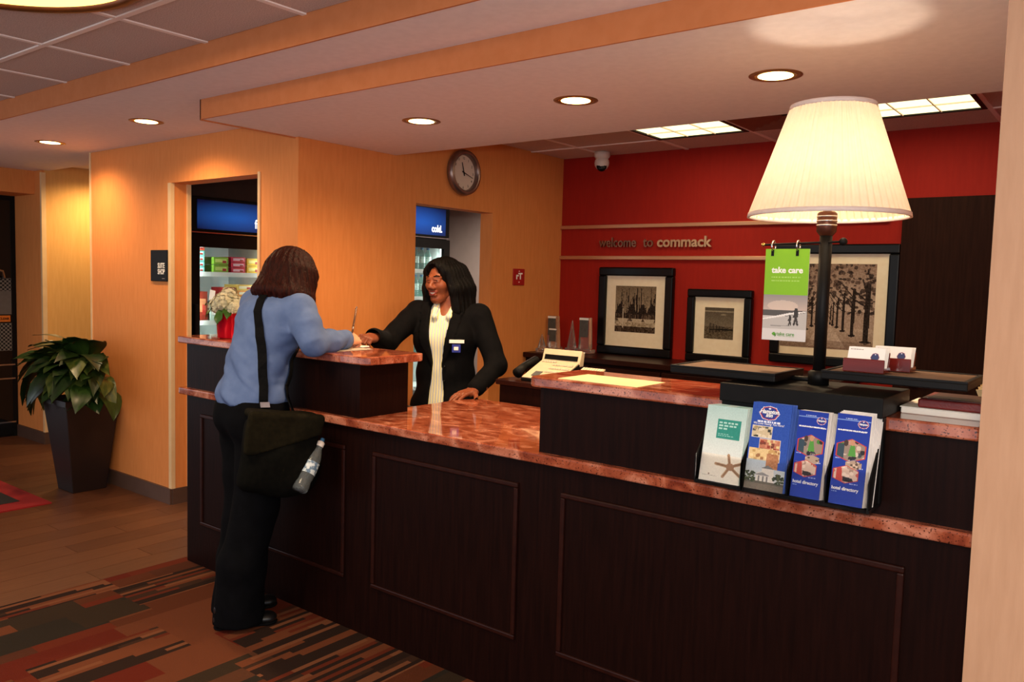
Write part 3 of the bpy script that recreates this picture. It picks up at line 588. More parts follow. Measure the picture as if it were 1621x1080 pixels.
# ------------------------------------------------------------------ clock and small wall signs
cy, cz = 3.932, 2.138
ck = thing('wall_clock', 'round silver wall clock with white face', 'clock', (XC+.02, cy, cz-.14))
AX = np.array([[0, 0, 1], [1, 0, 0], [0, 1, 0]], float)
MB().lathe([(.118, .0), (.140, .004), (.146, .02), (.140, .045), (.122, .052), (.112, .042), (.110, .012)], (XC, cy, cz), 48, axis=AX).build('rim', mat('clock_silver', (150, 128, 118), .3, metal=.8, col2=(140, 118, 108), nscale=20), ck, smooth=True)
MB().lathe([(.113, .018), (.001, .018)], (XC, cy, cz), 48, axis=AX).build('face', mat('clock_face', (222, 206, 190), .6, col2=(218, 201, 184), nscale=10), ck)
def hand_(ang, ln, w, nm, x):
    d = np.array([0, math.sin(ang), math.cos(ang)]); p = np.array([0, d[2], -d[1]]); c = np.array([XC+x, cy, cz])
    MB().prism([c-d*.02-p*w, c+d*ln-p*w*.5, c+d*ln+p*w*.5, c-d*.02+p*w], (.002, 0, 0)).build(nm, M_BLKG, ck)
hand_(math.radians(-16), .066, .004, 'hour_hand', .022); hand_(math.radians(108), .088, .003, 'minute_hand', .025)
for k in range(12):
    a = math.radians(30*k); c = np.array([XC+.0185, cy+.092*math.sin(a), cz+.092*math.cos(a)])
    text(str(12 if k == 0 else k), .022, c-np.array([0, 0, .008]), (0, 1, 0), (0, 0, 1), M_BLKG, ck, 'numeral', align='CENTER')
sg = thing('shop_sign', 'small black sign reading SUITE SHOP on orange wall', 'sign', (-4.87, YW-.008, 1.397))
B(-4.972, -4.772, YW-.012, YW, 1.397, 1.592).build('plate', M_BLACK, sg, bevel=.004)
for i, s_ in enumerate(('SUITE', 'SHOP')): text(s_, .045, (-4.80, YW-.0135, 1.480-.038*i), (1, 0, 0), (0, 0, 1), M_WTXT, sg, align='RIGHT', bold=.001, sx=.72)
text('......', .03, (-4.80, YW-.0135, 1.413), (1, 0, 0), (0, 0, 1), M_GREY, sg, 'braille_dots', align='RIGHT', sx=.8)
rs = thing('red_notice', 'small red notice with white marks on orange wall', 'sign', (XC, 4.555, 1.43))
B(XC, XC+.008, 4.492, 4.622, 1.43, 1.546).build('plate', mat('sign_red', (176, 26, 26), .5, col2=(168, 22, 22), nscale=10), rs, bevel=.003)
text('rT', .06, (XC+.0085, 4.557, 1.474), (0, 1, 0), (0, 0, 1), M_WTXT, rs, 'symbol', align='CENTER', bold=.0025, sx=1.2)
for z in (1.455, 1.526):
    MB().prism([(XC+.0085, 4.547, z), (XC+.0085, 4.567, z), (XC+.0085, 4.557, z+(.008 if z > 1.5 else -.008))][::(1 if z > 1.5 else -1)], (.0006, 0, 0)).build('arrow', M_WTXT, rs)
# ------------------------------------------------------------------ acrylic awards, phone
M_ACR = mat('clear_acrylic', (250, 250, 250), .05, trans=.93, col2=(245, 245, 245), nscale=3, ior=1.49)
M_LABG = mat('grey_award_label', (84, 84, 80), .5, col2=(72, 72, 70), nscale=30)
def award(x, y, w, d, h, label, pointed=False, cap=True):
    z = .957; t = thing('acrylic_award', label, 'award', (x, y, z), group='clear awards on the credenza')
    B(x-w*.72, x+w*.72, y-d*.7, y+d*.7, z, z+.028).build('base', M_ACR, t, bevel=.003)
    k = .12 if pointed else .86
    MB().hexa([(x-w/2, y-d/2, z+.03), (x+w/2, y-d/2, z+.03), (x+w/2, y+d/2, z+.03), (x-w/2, y+d/2, z+.03), (x-w/2*k, y-d/2*k, z+h), (x+w/2*k, y-d/2*k, z+h), (x+w/2*k, y+d/2*k, z+h), (x-w/2*k, y+d/2*k, z+h)]).build('block', M_ACR, t, bevel=.003)
    if not pointed:
        B(x-w*.40, x+w*.40, y-d/2-.003, y-d/2-.001, z+h*.45, z+h*.93).build('label_plate', M_LABG, t)
        if cap: B(x-w*.42, x+w*.42, y-d/2-.004, y-d/2-.001, z+h*.93, z+h*.99).build('label_cap', M_WTXT, t)
award(-3.44, 4.92, .085, .05, .255, 'tall clear award with grey plate nearest the orange wall')
award(-3.36, 4.82, .075, .05, .17, 'short clear award with grey plate in front of the tall ones')
award(-3.29, 4.94, .055, .05, .23, 'pointed clear obelisk award on the credenza', True)
award(-3.40, 4.72, .05, .04, .13, 'small clear award without plate at the credenza edge', True)
award(-3.16, 4.92, .09, .05, .255, 'tall clear award with grey plate beside the harbour picture')
M_BEIGE = mat('beige_plastic', (206, 190, 160), .5, col2=(198, 182, 152), nscale=20)
M_KEYB = mat('phone_key', (226, 214, 190), .5, col2=(220, 208, 184), nscale=30)
ph = thing('desk_phone', 'beige office desk phone with angled display behind the desk', 'phone', (-2.13, 3.14, .99))
def slopebox(x0, x1, y0, y1, z0, zf, zb): return MB().hexa([(x0, y0, z0), (x1, y0, z0), (x1, y1, z0), (x0, y1, z0), (x0, y0, zf), (x1, y0, zf), (x1, y1, zb), (x0, y1, zb)])
pA = slopebox(-2.30, -2.08, 3.03, 3.20, .99, 1.005, 1.075).build('base', M_BLACK, ph, bevel=.004)
slopebox(-2.296, -2.084, 3.034, 3.196, .995, 1.009, 1.0795).build('face_plate', M_BEIGE, ph)
scr = MB().hexa([(-2.30, 3.19, 1.06), (-2.08, 3.19, 1.06), (-2.08, 3.23, 1.06), (-2.30, 3.23, 1.06), (-2.30, 3.215, 1.135), (-2.08, 3.215, 1.135), (-2.08, 3.24, 1.125), (-2.30, 3.24, 1.125)]).build('display_hood', M_BEIGE, ph, bevel=.004)
MB().hexa([(-2.285, 3.196, 1.085), (-2.095, 3.196, 1.085), (-2.095, 3.20, 1.085), (-2.285, 3.20, 1.085), (-2.285, 3.203, 1.108), (-2.095, 3.203, 1.108), (-2.095, 3.208, 1.108), (-2.285, 3.208, 1.108)]).build('display', M_BLKG, scr)
slopebox(-2.255, -2.215, 3.05, 3.09, 1.012, 1.019, 1.036).build('keypad', M_LABG, ph)
pk = B(-.006, .006, -.005, .005, 0, .006).mesh('key', M_KEYB)
for i in range(8):
    for j in range(4): mkobj('key', pk, ph, loc=(-2.20+.0145*i-(-2.13), 3.06+.032*j-3.14, 1.009+(.026+.032*j)/.162*.0705-.99+.001))
for i in range(6): mkobj('key', pk, ph, loc=(-2.28+.0145*i-(-2.13), 3.18-3.14, 1.0735-.99))
pb = slopebox(-2.055, -1.93, 3.05, 3.19, .99, 1.005, 1.06).build('side_console', M_BLACK, ph, bevel=.004)
slopebox(-2.052, -1.933, 3.053, 3.187, .995, 1.009, 1.0635).build('console_plate', M_BEIGE, ph)
for i in range(8): slopebox(-2.046+.014*i, -2.038+.014*i, 3.06, 3.18, 1.0, 1.014, 1.0645).build('button_column', M_KEYB, ph)
MB().tube([(-2.335, 3.05, 1.02), (-2.345, 3.12, 1.05), (-2.335, 3.20, 1.07)], [.026, .018, .026], 12).build('handset', M_BLACK, ph, smooth=True)
cup = MB().lathe([(.001, 0), (.028, 0), (.033, .05), (.03, .05), (.026, .006)], (-2.36, 3.30, .99), 20).build('pen_cup', mat('tan_cup', (200, 140, 90), .5, col2=(190, 130, 80), nscale=12), smooth=True)
setp(cup, 'small tan cup left of the desk phone', 'cup')
# paper on the right ledge
pp = setp(B(-1.50, -1.207, 2.178, 2.36, ZR+.0005, ZR+.0016).build('paper_sheet', M_CREAM), 'cream paper sheet lying on the right granite ledge', 'paper')
# ------------------------------------------------------------------ lamp and brochure station
LX, LY = -.705, 2.295
st = thing('lamp_station', 'black desk station with pleated table lamp, side trays and brochure pockets', 'lamp', (LX, LY, ZR))
B(-.915, -.492, 2.115, 2.40, ZR, 1.19).build('base_box', M_BLACK, st, bevel=.003)
B(-.915, -.492, 2.135, 2.157, .925, ZR).build('hanging_panel', M_BLACK, st)
MB().cyl((LX, LY, 1.19), (LX, LY, 1.62), .0165).build('pole', M_BLACK, st, smooth=True)
MB().lathe([(.02, 1.19), (.028, 1.19), (.028, 1.225), (.02, 1.23)], (LX, LY, 0), 24).build('pole_collar', M_BLACK, st, smooth=True)
MB().lathe([(.017, 1.60), (.026, 1.612), (.026, 1.66), (.021, 1.665)], (LX, LY, 0), 24).build('socket', mat('bronze_socket', (84, 44, 28), .35, metal=.5, col2=(76, 40, 26), nscale=20), st, smooth=True)
for z in (1.628, 1.640, 1.652): MB().lathe([(.0262, z-.002), (.0275, z), (.0262, z+.002)], (LX, LY, 0), 24).build('socket_band', M_CHROME, st, smooth=True)
# pleated shade, wall of cloth with thickness
SB, ST, RB, RT = 1.655, 1.945, .206, .108
def shade_pt(t, a, off): 
    r = RB+(RT-RB)*t; pl_ = .0036*math.cos(a*62)*(1-.3*t)+.0012*math.cos(a*17+1); return (LX+(r+pl_+off)*math.cos(a), LY+(r+pl_+off)*math.sin(a), SB+(ST-SB)*t)
NA = 372; Vs = []; 
for off in (0, -.0012):
    for t in (0, .33, .66, 1):
        for j in range(NA): Vs.append(shade_pt(t, 2*math.pi*j/NA, off))
Fs = [(i*NA+j, i*NA+(j+1) % NA, (i+1)*NA+(j+1) % NA, (i+1)*NA+j) for i in (0, 1, 2) for j in range(NA)]
M_SHADE = mat('pleated_shade', (250, 232, 206), .8, spec=.1, col2=(246, 226, 196), nscale=40)
b_ = M_SHADE.node_tree.nodes['Principled BSDF']; tl = M_SHADE.node_tree.nodes.new('ShaderNodeBsdfTranslucent'); tl.inputs[0].default_value = lc((198, 184, 166)); mxs = M_SHADE.node_tree.nodes.new('ShaderNodeMixShader'); mxs.inputs[0].default_value = .45
M_SHADE.node_tree.links.new(b_.outputs[0], mxs.inputs[1]); M_SHADE.node_tree.links.new(tl.outputs[0], mxs.inputs[2]); M_SHADE.node_tree.links.new(mxs.outputs[0], M_SHADE.node_tree.nodes['Material Output'].inputs[0])
sh = MB().add(Vs[:4*NA], Fs).build('lamp_shade', M_SHADE, st, smooth=True)
M_SHTR = mat('shade_trim', (226, 206, 196), .8, col2=(220, 198, 188), nscale=40)
for z, r, nm in ((SB, RB+.002, 'shade_trim'), (ST, RT+.002, 'shade_trim')):
    MB().lathe([(r-.004, z-.006), (r+.003, z-.006), (r+.003-.002, z+.006), (r-.006, z+.006)], (LX, LY, 0), 96, closed=True).build(nm, M_SHTR, sh, smooth=True)
MB().ball((LX, LY, 1.695), (.026, .026, .032)).build('bulb', mat('lamp_bulb', (255, 236, 200), .5, emit=((255, 222, 165), 4), col2=(255, 230, 190), nscale=4), st, smooth=True)
MB().cyl((LX, LY, 1.66), (LX, LY, 1.675), .012).build('bulb_holder', M_BRASS, st, smooth=True)
for a in range(3):
    g = a*2.094; MB().tube([(LX, LY, 1.925), (LX+RT*math.cos(g), LY+RT*math.sin(g), 1.925)], .0015, 6).build('spider_wire', M_BRASS, st)
l = bpy.data.lights.new('table_lamp', 'POINT'); l.energy = P_LAMP; l.color = (1, .82, .60); l.shadow_soft_size = .025
o = bpy.data.objects.new('table_lamp', l); COL.objects.link(o); o.parent = st; o.location = (0, 0, 1.762-ZR)
# trays either side
M_TRAY = mat('tray_mat', (104, 76, 54), .7, col2=(92, 66, 46), nscale=20)
def tray(x0, x1, y0, y1, z, arm):
    p = B(x0, x1, y0, y1, z-.022, z-.004).build('tray', M_BLACK, st, bevel=.003)
    B(x0+.012, x1-.012, y0+.012, y1-.012, z-.004, z-.001).build('tray_mat', M_TRAY, p)
    for a in ((x0, x1, y0, y0+.01), (x0, x1, y1-.01, y1), (x0, x0+.01, y0+.01, y1-.01), (x1-.01, x1, y0+.01, y1-.01)): B(a[0], a[1], a[2], a[3], z-.004, z+.001).build('rim', M_BLACK, p)
    MB().tube([(LX, LY, z-.02), (arm, LY, z-.02)], .007, 8).build('tray_arm', M_BLACK, st, smooth=True)
tray(-1.085, -.775, 2.15, 2.385, 1.222, -.80); tray(-.655, -.318, 2.15, 2.385, 1.244, -.63)
# rod with the hanging card
MB().tube([(-.874, 2.285, 1.576), (-.66, 2.285, 1.583)], .0032, 8).build('sign_rod', M_BLACK, st, smooth=True)
MB().ball((-.876, 2.285, 1.576), .006).build('rod_end', M_BRASS, st, smooth=True); MB().ball((-.656, 2.285, 1.583), .011).build('rod_end', M_BLACK, st, smooth=True)
def care():
    c = Cv(74, 156, (132, 190, 30)); c.rect(0, 0, 1, .5, (206, 198, 192)); c.grad(.335, .5, (196, 176, 164), (150, 144, 142)); c.ell(.45, .38, .35, .06, (226, 204, 186), .6)
    c.rect(0, .27, 1, .335, (88, 84, 80)); c.poly([(0, .235), (.3, .27), (.6, .305), (1, .33), (1, .32), (.7, .29), (.4, .262), (0, .22)], (236, 232, 226)); c.poly([(0, .225), (.4, .255), (.7, .285), (1, .315), (1, .13), (0, .13)], (190, 184, 178)); c.line(.2, .16, .62, .165, .012, (150, 146, 142))
    for x, y, s_ in ((.76, .24, 1.0), (.63, .21, .62)):
        c.ell(x, y+.105*s_, .028*s_+.006, .013*s_+.003, (44, 40, 38)); c.line(x, y+.03*s_, x, y+.09*s_, .045*s_, (58, 54, 50)); c.line(x, y+.03*s_, x-.035*s_, y-.06*s_, .022*s_, (64, 56, 50)); c.line(x, y+.03*s_, x+.04*s_, y-.06*s_, .022*s_, (64, 56, 50)); c.line(x, y+.08*s_, x-.06*s_, y+.02*s_, .014, (56, 50, 46))
    c.rect(0, 0, 1, .13, (216, 210, 206)); c.ell(.28, .07, .045, .018, (92, 160, 40)); c.ell(.31, .055, .02, .014, (60, 120, 30))
    c.tiny(.16, .82, .685, .016, (176, 214, 110), .9, .05); c.tiny(.16, .82, .645, .016, (176, 214, 110), .9, .05); c.tiny(.38, .76, .042, .008, (150, 170, 130), .8, .04); return c
hs = thing('hanging_card', 'green and white take care card hanging from the lamp rod', 'sign', (-.805, 2.283, 1.305)); cx0, cx1, cz0, cz1 = -.866, -.742, 1.306, 1.564
B(cx0, cx1, 2.281, 2.2835, cz0, cz1).build('card', M_PAPER, hs); put_print('card_print', care(), M_PRINT, (cx0, 2.2806, cz0), (cx1-cx0, 0, 0), (0, 0, cz1-cz0), hs)
text('take care', .0235, (cx0+.020, 2.2802, 1.497), (1, 0, 0), (0, 0, 1), M_WTXT, hs, bold=.0007)
text('take care', .0135, (cx0+.042, 2.2802, 1.3205), (1, 0, 0), (0, 0, 1), mat('green_print', (92, 150, 60), .5, col2=(86, 144, 54), nscale=20), hs, bold=.0002)
for x in (-.846, -.776):
    r = setp(MB().tube([(x, 2.285+.014*math.cos(a), 1.572+.015*math.sin(a)) for a in np.linspace(0, 6.283, 17)], .0022, 6).build('hanging_ring', M_CHROME, smooth=True), 'metal ring of the green card, ' + ('left one' if x < -.8 else 'right one'), 'ring', 'rings holding the green card')
    B(x-.004, x+.004, 2.2795, 2.2862, 1.544, 1.562).build('clip', M_BLACK, hs)
# pockets: black dividers and clear fronts
PK = [(-.940, -.812), (-.812, -.694), (-.690, -.602), (-.594, -.500)]
for x in (-.944, -.814, -.692, -.598, -.496):
    MB().prism([(x-.003, 2.045, .925), (x-.003, 2.157, .925), (x-.003, 2.157, 1.12), (x-.003, 2.10, 1.05), (x-.003, 2.045, .99)], (.004, 0, 0)).build('pocket_divider', M_BLACK, st)
B(-.947, -.493, 2.045, 2.157, .918, .926).build('pocket_floor', M_BLACK, st)
M_BLUE = (22, 58, 160)
def hexlogo(c, u, v, w, h, bg):
    P = [(u-w, v), (u-w*.62, v+h*.8), (u, v+h), (u+w*.62, v+h*.8), (u+w, v), (u+w*.62, v-h*.8), (u, v-h), (u-w*.62, v-h*.8)]
    c.poly(P, (236, 226, 230)); k = .93; c.poly([(u+(a-u)*k, v+(b-v)*k) for a, b in P], (170, 30, 60)); k = .82; c.poly([(u+(a-u)*k, v+(b-v)*k) for a, b in P], (40, 60, 140)); c.ell(u, v+h*.62, w*.12, h*.12, (230, 230, 240))
def hexphoto(c, u, v, w, h, cols, frame=(200, 60, 40)):
    P = [(u-w, v-h*.55), (u-w, v+h*.5), (u, v+h), (u+w, v+h*.5), (u+w, v-h*.55), (u, v-h)]; c.poly(P, frame); k = .93; c.poly([(u+(a-u)*k, v+(b-v)*k) for a, b in P], cols[0]); cp = c.last.copy()
    for i in range(26): 
        x, y = u+random.uniform(-w, w), v+random.uniform(-h, h); m_ = (((c.u-x)/(w*.16))**2+((c.v-y)/(h*.2))**2 < 1) & cp; c.put(m_, random.choice(cols))
    return cp
def directory():
    c = Cv(84, 180, (20, 52, 156)); c.rect(0, .93, 1, .938, (120, 150, 214)); hexlogo(c, .78, .90, .17, .045, 0); c.tiny(.05, .92, .815, .014, (236, 238, 250), .95, .06); c.tiny(.25, .6, .945, .008, (200, 214, 240), .8, .05)
    cp = hexphoto(c, .5, .60, .44, .13, [(150, 130, 116), (60, 66, 70), (210, 190, 172), (70, 130, 50), (40, 36, 40), (190, 150, 130)]); c.poly([(.42, .54), (.66, .54), (.60, .66), (.48, .66)], (84, 150, 62), clip=cp); c.ell(.53, .69, .07, .035, (196, 144, 112)); c.poly([(.08, .5), (.3, .5), (.3, .66), (.1, .68)], (52, 72, 84), clip=cp); c.ell(.34, .68, .07, .035, (70, 50, 44))
    cp = hexphoto(c, .62, .445, .26, .06, [(176, 150, 130), (90, 70, 60), (210, 184, 160)], (20, 52, 156))
    cp = hexphoto(c, .42, .335, .38, .10, [(216, 190, 172), (190, 96, 84), (170, 140, 124), (236, 216, 200)]); c.poly([(.14, .27), (.32, .25), (.3, .4), (.14, .42)], (190, 70, 62), clip=cp); c.poly([(.34, .26), (.68, .25), (.62, .30), (.34, .31)], (50, 44, 44), clip=cp)
    c.tiny(.06, .22, .5, .01, (200, 210, 240), .8, .05); c.tiny(.78, .9, .41, .01, (200, 210, 240), .8, .05); c.tiny(.56, .8, .235, .01, (200, 210, 240), .8, .05); c.tiny(.06, .22, .135, .008, (170, 190, 230), .8, .05); return c
def leaflet2():
    c = Cv(100, 180, (38, 76, 168)); c.rect(0, 0, 1, .1, (96, 92, 80)); hexlogo(c, .44, .885, .27, .085, 0); c.tiny(.16, .74, .775, .018, (240, 242, 250), .95, .05)
    def ph_(u0, v0, u1, v1, base, cols):
        c.rect(u0-.008, v0-.004, u1+.008, v1+.004, (232, 226, 216)); c.rect(u0, v0, u1, v1, base)
        for i in range(22):
            x, y = random.uniform(u0, u1), random.uniform(v0, v1); c.put((abs(c.u-x) < .04) & (abs(c.v-y) < .015) & (c.u > u0) & (c.u < u1) & (c.v > v0) & (c.v < v1), random.choice(cols))
    ph_(.06, .60, .56, .73, (206, 186, 150), [(170, 150, 110), (60, 60, 50), (226, 210, 180), (90, 90, 90)]); ph_(.28, .46, .80, .585, (190, 120, 90), [(150, 60, 40), (224, 200, 140), (210, 140, 110), (120, 60, 44)])
    ph_(.04, .34, .82, .47, (226, 196, 140), [(200, 160, 100), (160, 110, 70), (240, 214, 160)]); c.rect(.5, .25, .80, .42, (176, 120, 80)); c.noise(14, 4, (c.u > .5) & (c.u < .8) & (c.v > .25) & (c.v < .42))
    c.grad(.1, .36, (214, 216, 214), (180, 200, 216), (c.v < .34) & (c.v > .1) & ((c.u < .5) | (c.v < .25))); 
    c.poly([(.3, .1), (.3, .19), (.42, .21), (.42, .25), (.72, .25), (.74, .1)], (226, 222, 214)); c.poly([(.4, .25), (.56, .29), (.74, .25)], (120, 124, 126)); c.poly([(.26, .175), (.44, .205), (.62, .175), (.6, .165), (.28, .165)], (150, 150, 150))
    for x in (.34, .45, .55): c.rect(x, .1, x+.04, .16, (120, 120, 120))
    for i in range(70): c.ell(random.choice((random.uniform(.0, .25), random.uniform(.72, 1))), random.uniform(.09, .2), .03, .012, random.choice(((60, 74, 44), (84, 92, 56), (46, 56, 36))))
    c.rect(0, 0, 1, .07, (120, 110, 96)); return c.noise(6, 2)
def leaflet1():
    c = Cv(100, 180, (206, 220, 216)); c.grad(.36, 1, (226, 232, 226), (176, 206, 200)); c.rect(0, 0, 1, .36, (236, 232, 218)); c.rect(.30, .57, .88, .83, (46, 142, 126)); c.tiny(.34, .80, .775, .02, (190, 226, 216), .9, .07); c.tiny(.34, .78, .735, .02, (190, 226, 216), .9, .07); c.tiny(.34, .55, .695, .02, (190, 226, 216), .9, .07); c.tiny(.34, .62, .63, .01, (150, 206, 194), .9, .05); c.tiny(.34, .74, .605, .01, (150, 206, 194), .9, .05)
    cu, cv_ = .74, .22
    for k in range(5): 
        a = .5+k*1.2566; c.line(cu, cv_, cu+.36*math.cos(a), cv_+.15*math.sin(a), .035, (176, 140, 104)); c.line(cu+.1*math.cos(a), cv_+.045*math.sin(a), cu+.33*math.cos(a), cv_+.14*math.sin(a), .012, (126, 92, 66))
    c.ell(cu, cv_, .1, .05, (160, 120, 88)); c.tiny(.08, .44, .07, .008, (120, 112, 100), .8, .04); c.ell(.24, .095, .025, .012, (150, 130, 110)); return c.noise(5, 2)
def brochures(k, cv, side, labels, grp, n, htop, edgecol):
    x0, x1 = PK[k]; w = x1-x0-.008; m_side = mat('brochure_stock_%d' % k, side, .5, col2=edgecol, nscale=60, stretch=(1, 1, .05))
    y = 2.052; rise = .0045
    base = None
    for i in range(n):
        yb = y+i*rise*.8; yt = yb+.045+i*.0022; z0 = .927; z1 = htop-(.0 if i == 0 else -.002*i*(k == 3)); dx = .0 if i == 0 else .0022*i+random.uniform(-.001, .001)
        xa, xb = x0+.003+dx, x0+.003+dx+w-.006
        xb = min(xb, x1+.012)
        mb = MB().hexa([(xa, yb, z0), (xb, yb, z0), (xb, yb+.0022, z0), (xa, yb+.0022, z0), (xa, yt, z1), (xb, yt, z1), (xb, yt+.0022, z1), (xa, yt+.0022, z1)])
        t = thing('brochure', labels[0] if i == 0 else labels[1], 'brochure', ((xa+xb)/2, yb, z0), grp); mb.build('booklet', m_side, t)
        if i == 0:
            U = np.array([xb-xa, 0, 0]); V = np.array([0, yt-yb, z1-z0]); nrm = np.cross(U, V); nrm /= np.linalg.norm(nrm)
            put_print('cover', cv, M_PRINT, np.array([xa, yb, z0])+nrm*.0005, U, V, t); base = (t, np.array([xa, yb, z0])+nrm*.0008, U, V, nrm)
    return base
def lay(base, s_, u, v, size, m, **kw):
    t, o_, U, V, n_ = base; text(s_, size, o_+U*u+V*v, U, V, m, t, **kw)
M_TEALB = (206, 226, 222)
b0 = brochures(0, leaflet1(), (226, 228, 220), ('front starfish leaflet with teal box in the leftmost pocket', 'pale leaflet stacked behind the starfish leaflet'), 'leaflets in the leftmost pocket', 9, 1.128, (150, 200, 190))
b1 = brochures(1, leaflet2(), (52, 88, 176), ('front blue leaflet with room photos in the second pocket', 'blue leaflet stacked behind the one with room photos'), 'leaflets in the second pocket', 6, 1.150, (70, 104, 190))
b2 = brochures(2, directory(), (236, 230, 224), ('front blue hotel directory booklet in the third pocket', 'booklet stacked behind the directory in the third pocket'), 'booklets in the third pocket', 8, 1.142, (214, 206, 200))
b3 = brochures(3, directory(), (236, 230, 224), ('front blue hotel directory booklet in the rightmost pocket', 'booklet stacked behind the directory in the rightmost pocket'), 'booklets in the rightmost pocket', 9, 1.146, (214, 206, 200))
lay(b1, 'Hampton', .44, .882, .0155, M_WTXT, align='CENTER', bold=.0005, shear=.25, sx=.85); lay(b1, 'Inn', .44, .842, .0145, M_WTXT, align='CENTER', bold=.0005, shear=.25); lay(b1, "We Love Having You Here!", .45, .747, .0085, M_WTXT, align='CENTER', shear=.3, sx=.85)
for b_ in (b2, b3):
    lay(b_, 'Hampton', .78, .893, .0066, M_WTXT, align='CENTER', bold=.0002, shear=.25, sx=.8); lay(b_, 'hotel directory', .05, .16, .0115, M_WTXT, bold=.0003, sx=.9); lay(b_, 'hot notes from your friends at hampton', .05, .812, .0044, M_WTXT, bold=.0002, sx=.95)
# clear pocket fronts
M_ACRP = mat('pocket_acrylic', (255, 255, 255), .05, trans=1, col2=(250, 250, 250), nscale=3, ior=1.1)
for k, (a, b) in enumerate(PK):
    h_ = (1.0, 1.01, 1.02, 1.02)[k]; B(a-.002, b+.002, 2.042, 2.0435, .92, h_).build('pocket_front', M_ACRP, st)
# card holders on the right tray
M_MAHO = mat('mahogany_gloss', (104, 24, 16), .2, spec=.5, col2=(86, 18, 12), nscale=8, stretch=(.4, 4, 4))
for i, (x, y, lab) in enumerate(((-.56, 2.19, 'mahogany card holder with business cards, front one on the tray'), (-.52, 2.29, 'mahogany card holder with business cards, rear one on the tray'))):
    t = thing('card_holder', lab, 'card holder', (x, y, 1.245), 'card holders on the right tray'); z = 1.245
    MB().hexa([(x-.05, y-.014, z), (x+.05, y-.014, z), (x+.05, y-.006, z), (x-.05, y-.006, z), (x-.05, y-.010, z+.034), (x+.05, y-.010, z+.034), (x+.05, y-.003, z+.034), (x-.05, y-.003, z+.034)]).build('front_board', M_MAHO, t, bevel=.002)
    MB().prism([(x-.05, y-.014, z), (x-.05, y+.055, z), (x-.05, y+.05, z+.012), (x-.05, y+.012, z+.012), (x-.05, y-.006, z+.008)], (.1, 0, 0)).build('base', M_MAHO, t)
    MB().hexa([(x-.05, y+.028, z+.01), (x+.05, y+.028, z+.01), (x+.05, y+.036, z+.01), (x-.05, y+.036, z+.01), (x-.05, y+.044, z+.050), (x+.05, y+.044, z+.050), (x+.05, y+.05, z+.050), (x-.05, y+.05, z+.050)]).build('back_board', M_MAHO, t, bevel=.002)
    for k in range(4):
        yb = y+.001+k*.004; xk = x+.002*k
        c = thing('business_card', ('front' if k == 0 else 'stacked')+' white business card in the '+('front' if i == 0 else 'rear')+' holder', 'business card', (x, yb, z+.012), 'cards in the %s holder' % ('front' if i == 0 else 'rear'))
        MB().hexa([(xk-.045, yb, z+.012), (xk+.045, yb, z+.012), (xk+.045, yb+.001, z+.012), (xk-.045, yb+.001, z+.012), (xk-.045, yb+.022, z+.062), (xk+.045, yb+.022, z+.062), (xk+.045, yb+.023, z+.062), (xk-.045, yb+.023, z+.062)]).build('card', M_PAPER, c)
        if k == 0:
            cv = Cv(90, 50, (242, 238, 232)); hexlogo(cv, .74, .52, .13, .24, 0); cv.c[:] = np.where((cv.c.sum(-1) < 500)[..., None], cv.c*.5+40, cv.c); cv.tiny(.06, .4, .86, .04, (140, 130, 120), .9, .04)
            put_print('card_print', cv, M_PRINT, (xk-.045, yb-.0006, z+.012), (.09, 0, 0), (0, .022, .05), c)
# folders and papers at the right end of the ledge
nb = thing('paper_pad', 'thick white paper pad under the red folder on the right ledge', 'paper pad', (-.40, 2.36, ZR))
B(-.485, -.292, 2.27, 2.485, ZR, ZR+.016).build('pages', M_PAPER, nb, bevel=.003); B(-.487, -.292, 2.268, 2.487, ZR+.016, ZR+.018).build('cover', M_PAPER, nb)
fo = thing('red_folder', 'dark red leather folder with brown panel lying on papers', 'folder', (-.37, 2.38, ZR+.018))
B(-.448, -.292, 2.28, 2.475, ZR+.018, ZR+.040).build('case', mat('red_leather', (120, 32, 30), .45, col2=(108, 26, 24), nscale=40, bump=.1, bscale=200), fo, bevel=.004)
B(-.43, -.30, 2.30, 2.455, ZR+.040, ZR+.042).build('panel', mat('brown_leather', (70, 30, 22), .5, col2=(60, 24, 18), nscale=40), fo)
nk = MB()
for i in range(5): nk.hexa([(-.335+.006*i, 2.44+.004*i, ZR+.0425), (-.30+.002*i, 2.43+.004*i, ZR+.0425), (-.298+.002*i, 2.445+.004*i, ZR+.0425), (-.335+.006*i, 2.455+.004*i, ZR+.0425), (-.34+.004*i, 2.43, ZR+.060+.008*i), (-.296, 2.42, ZR+.072+.007*i), (-.296, 2.422, ZR+.0725+.007*i), (-.34+.004*i, 2.432, ZR+.0605+.008*i)])
setp(nk.build('crumpled_receipts', M_CREAM), 'pale crumpled paper slips on the red folder', 'paper')
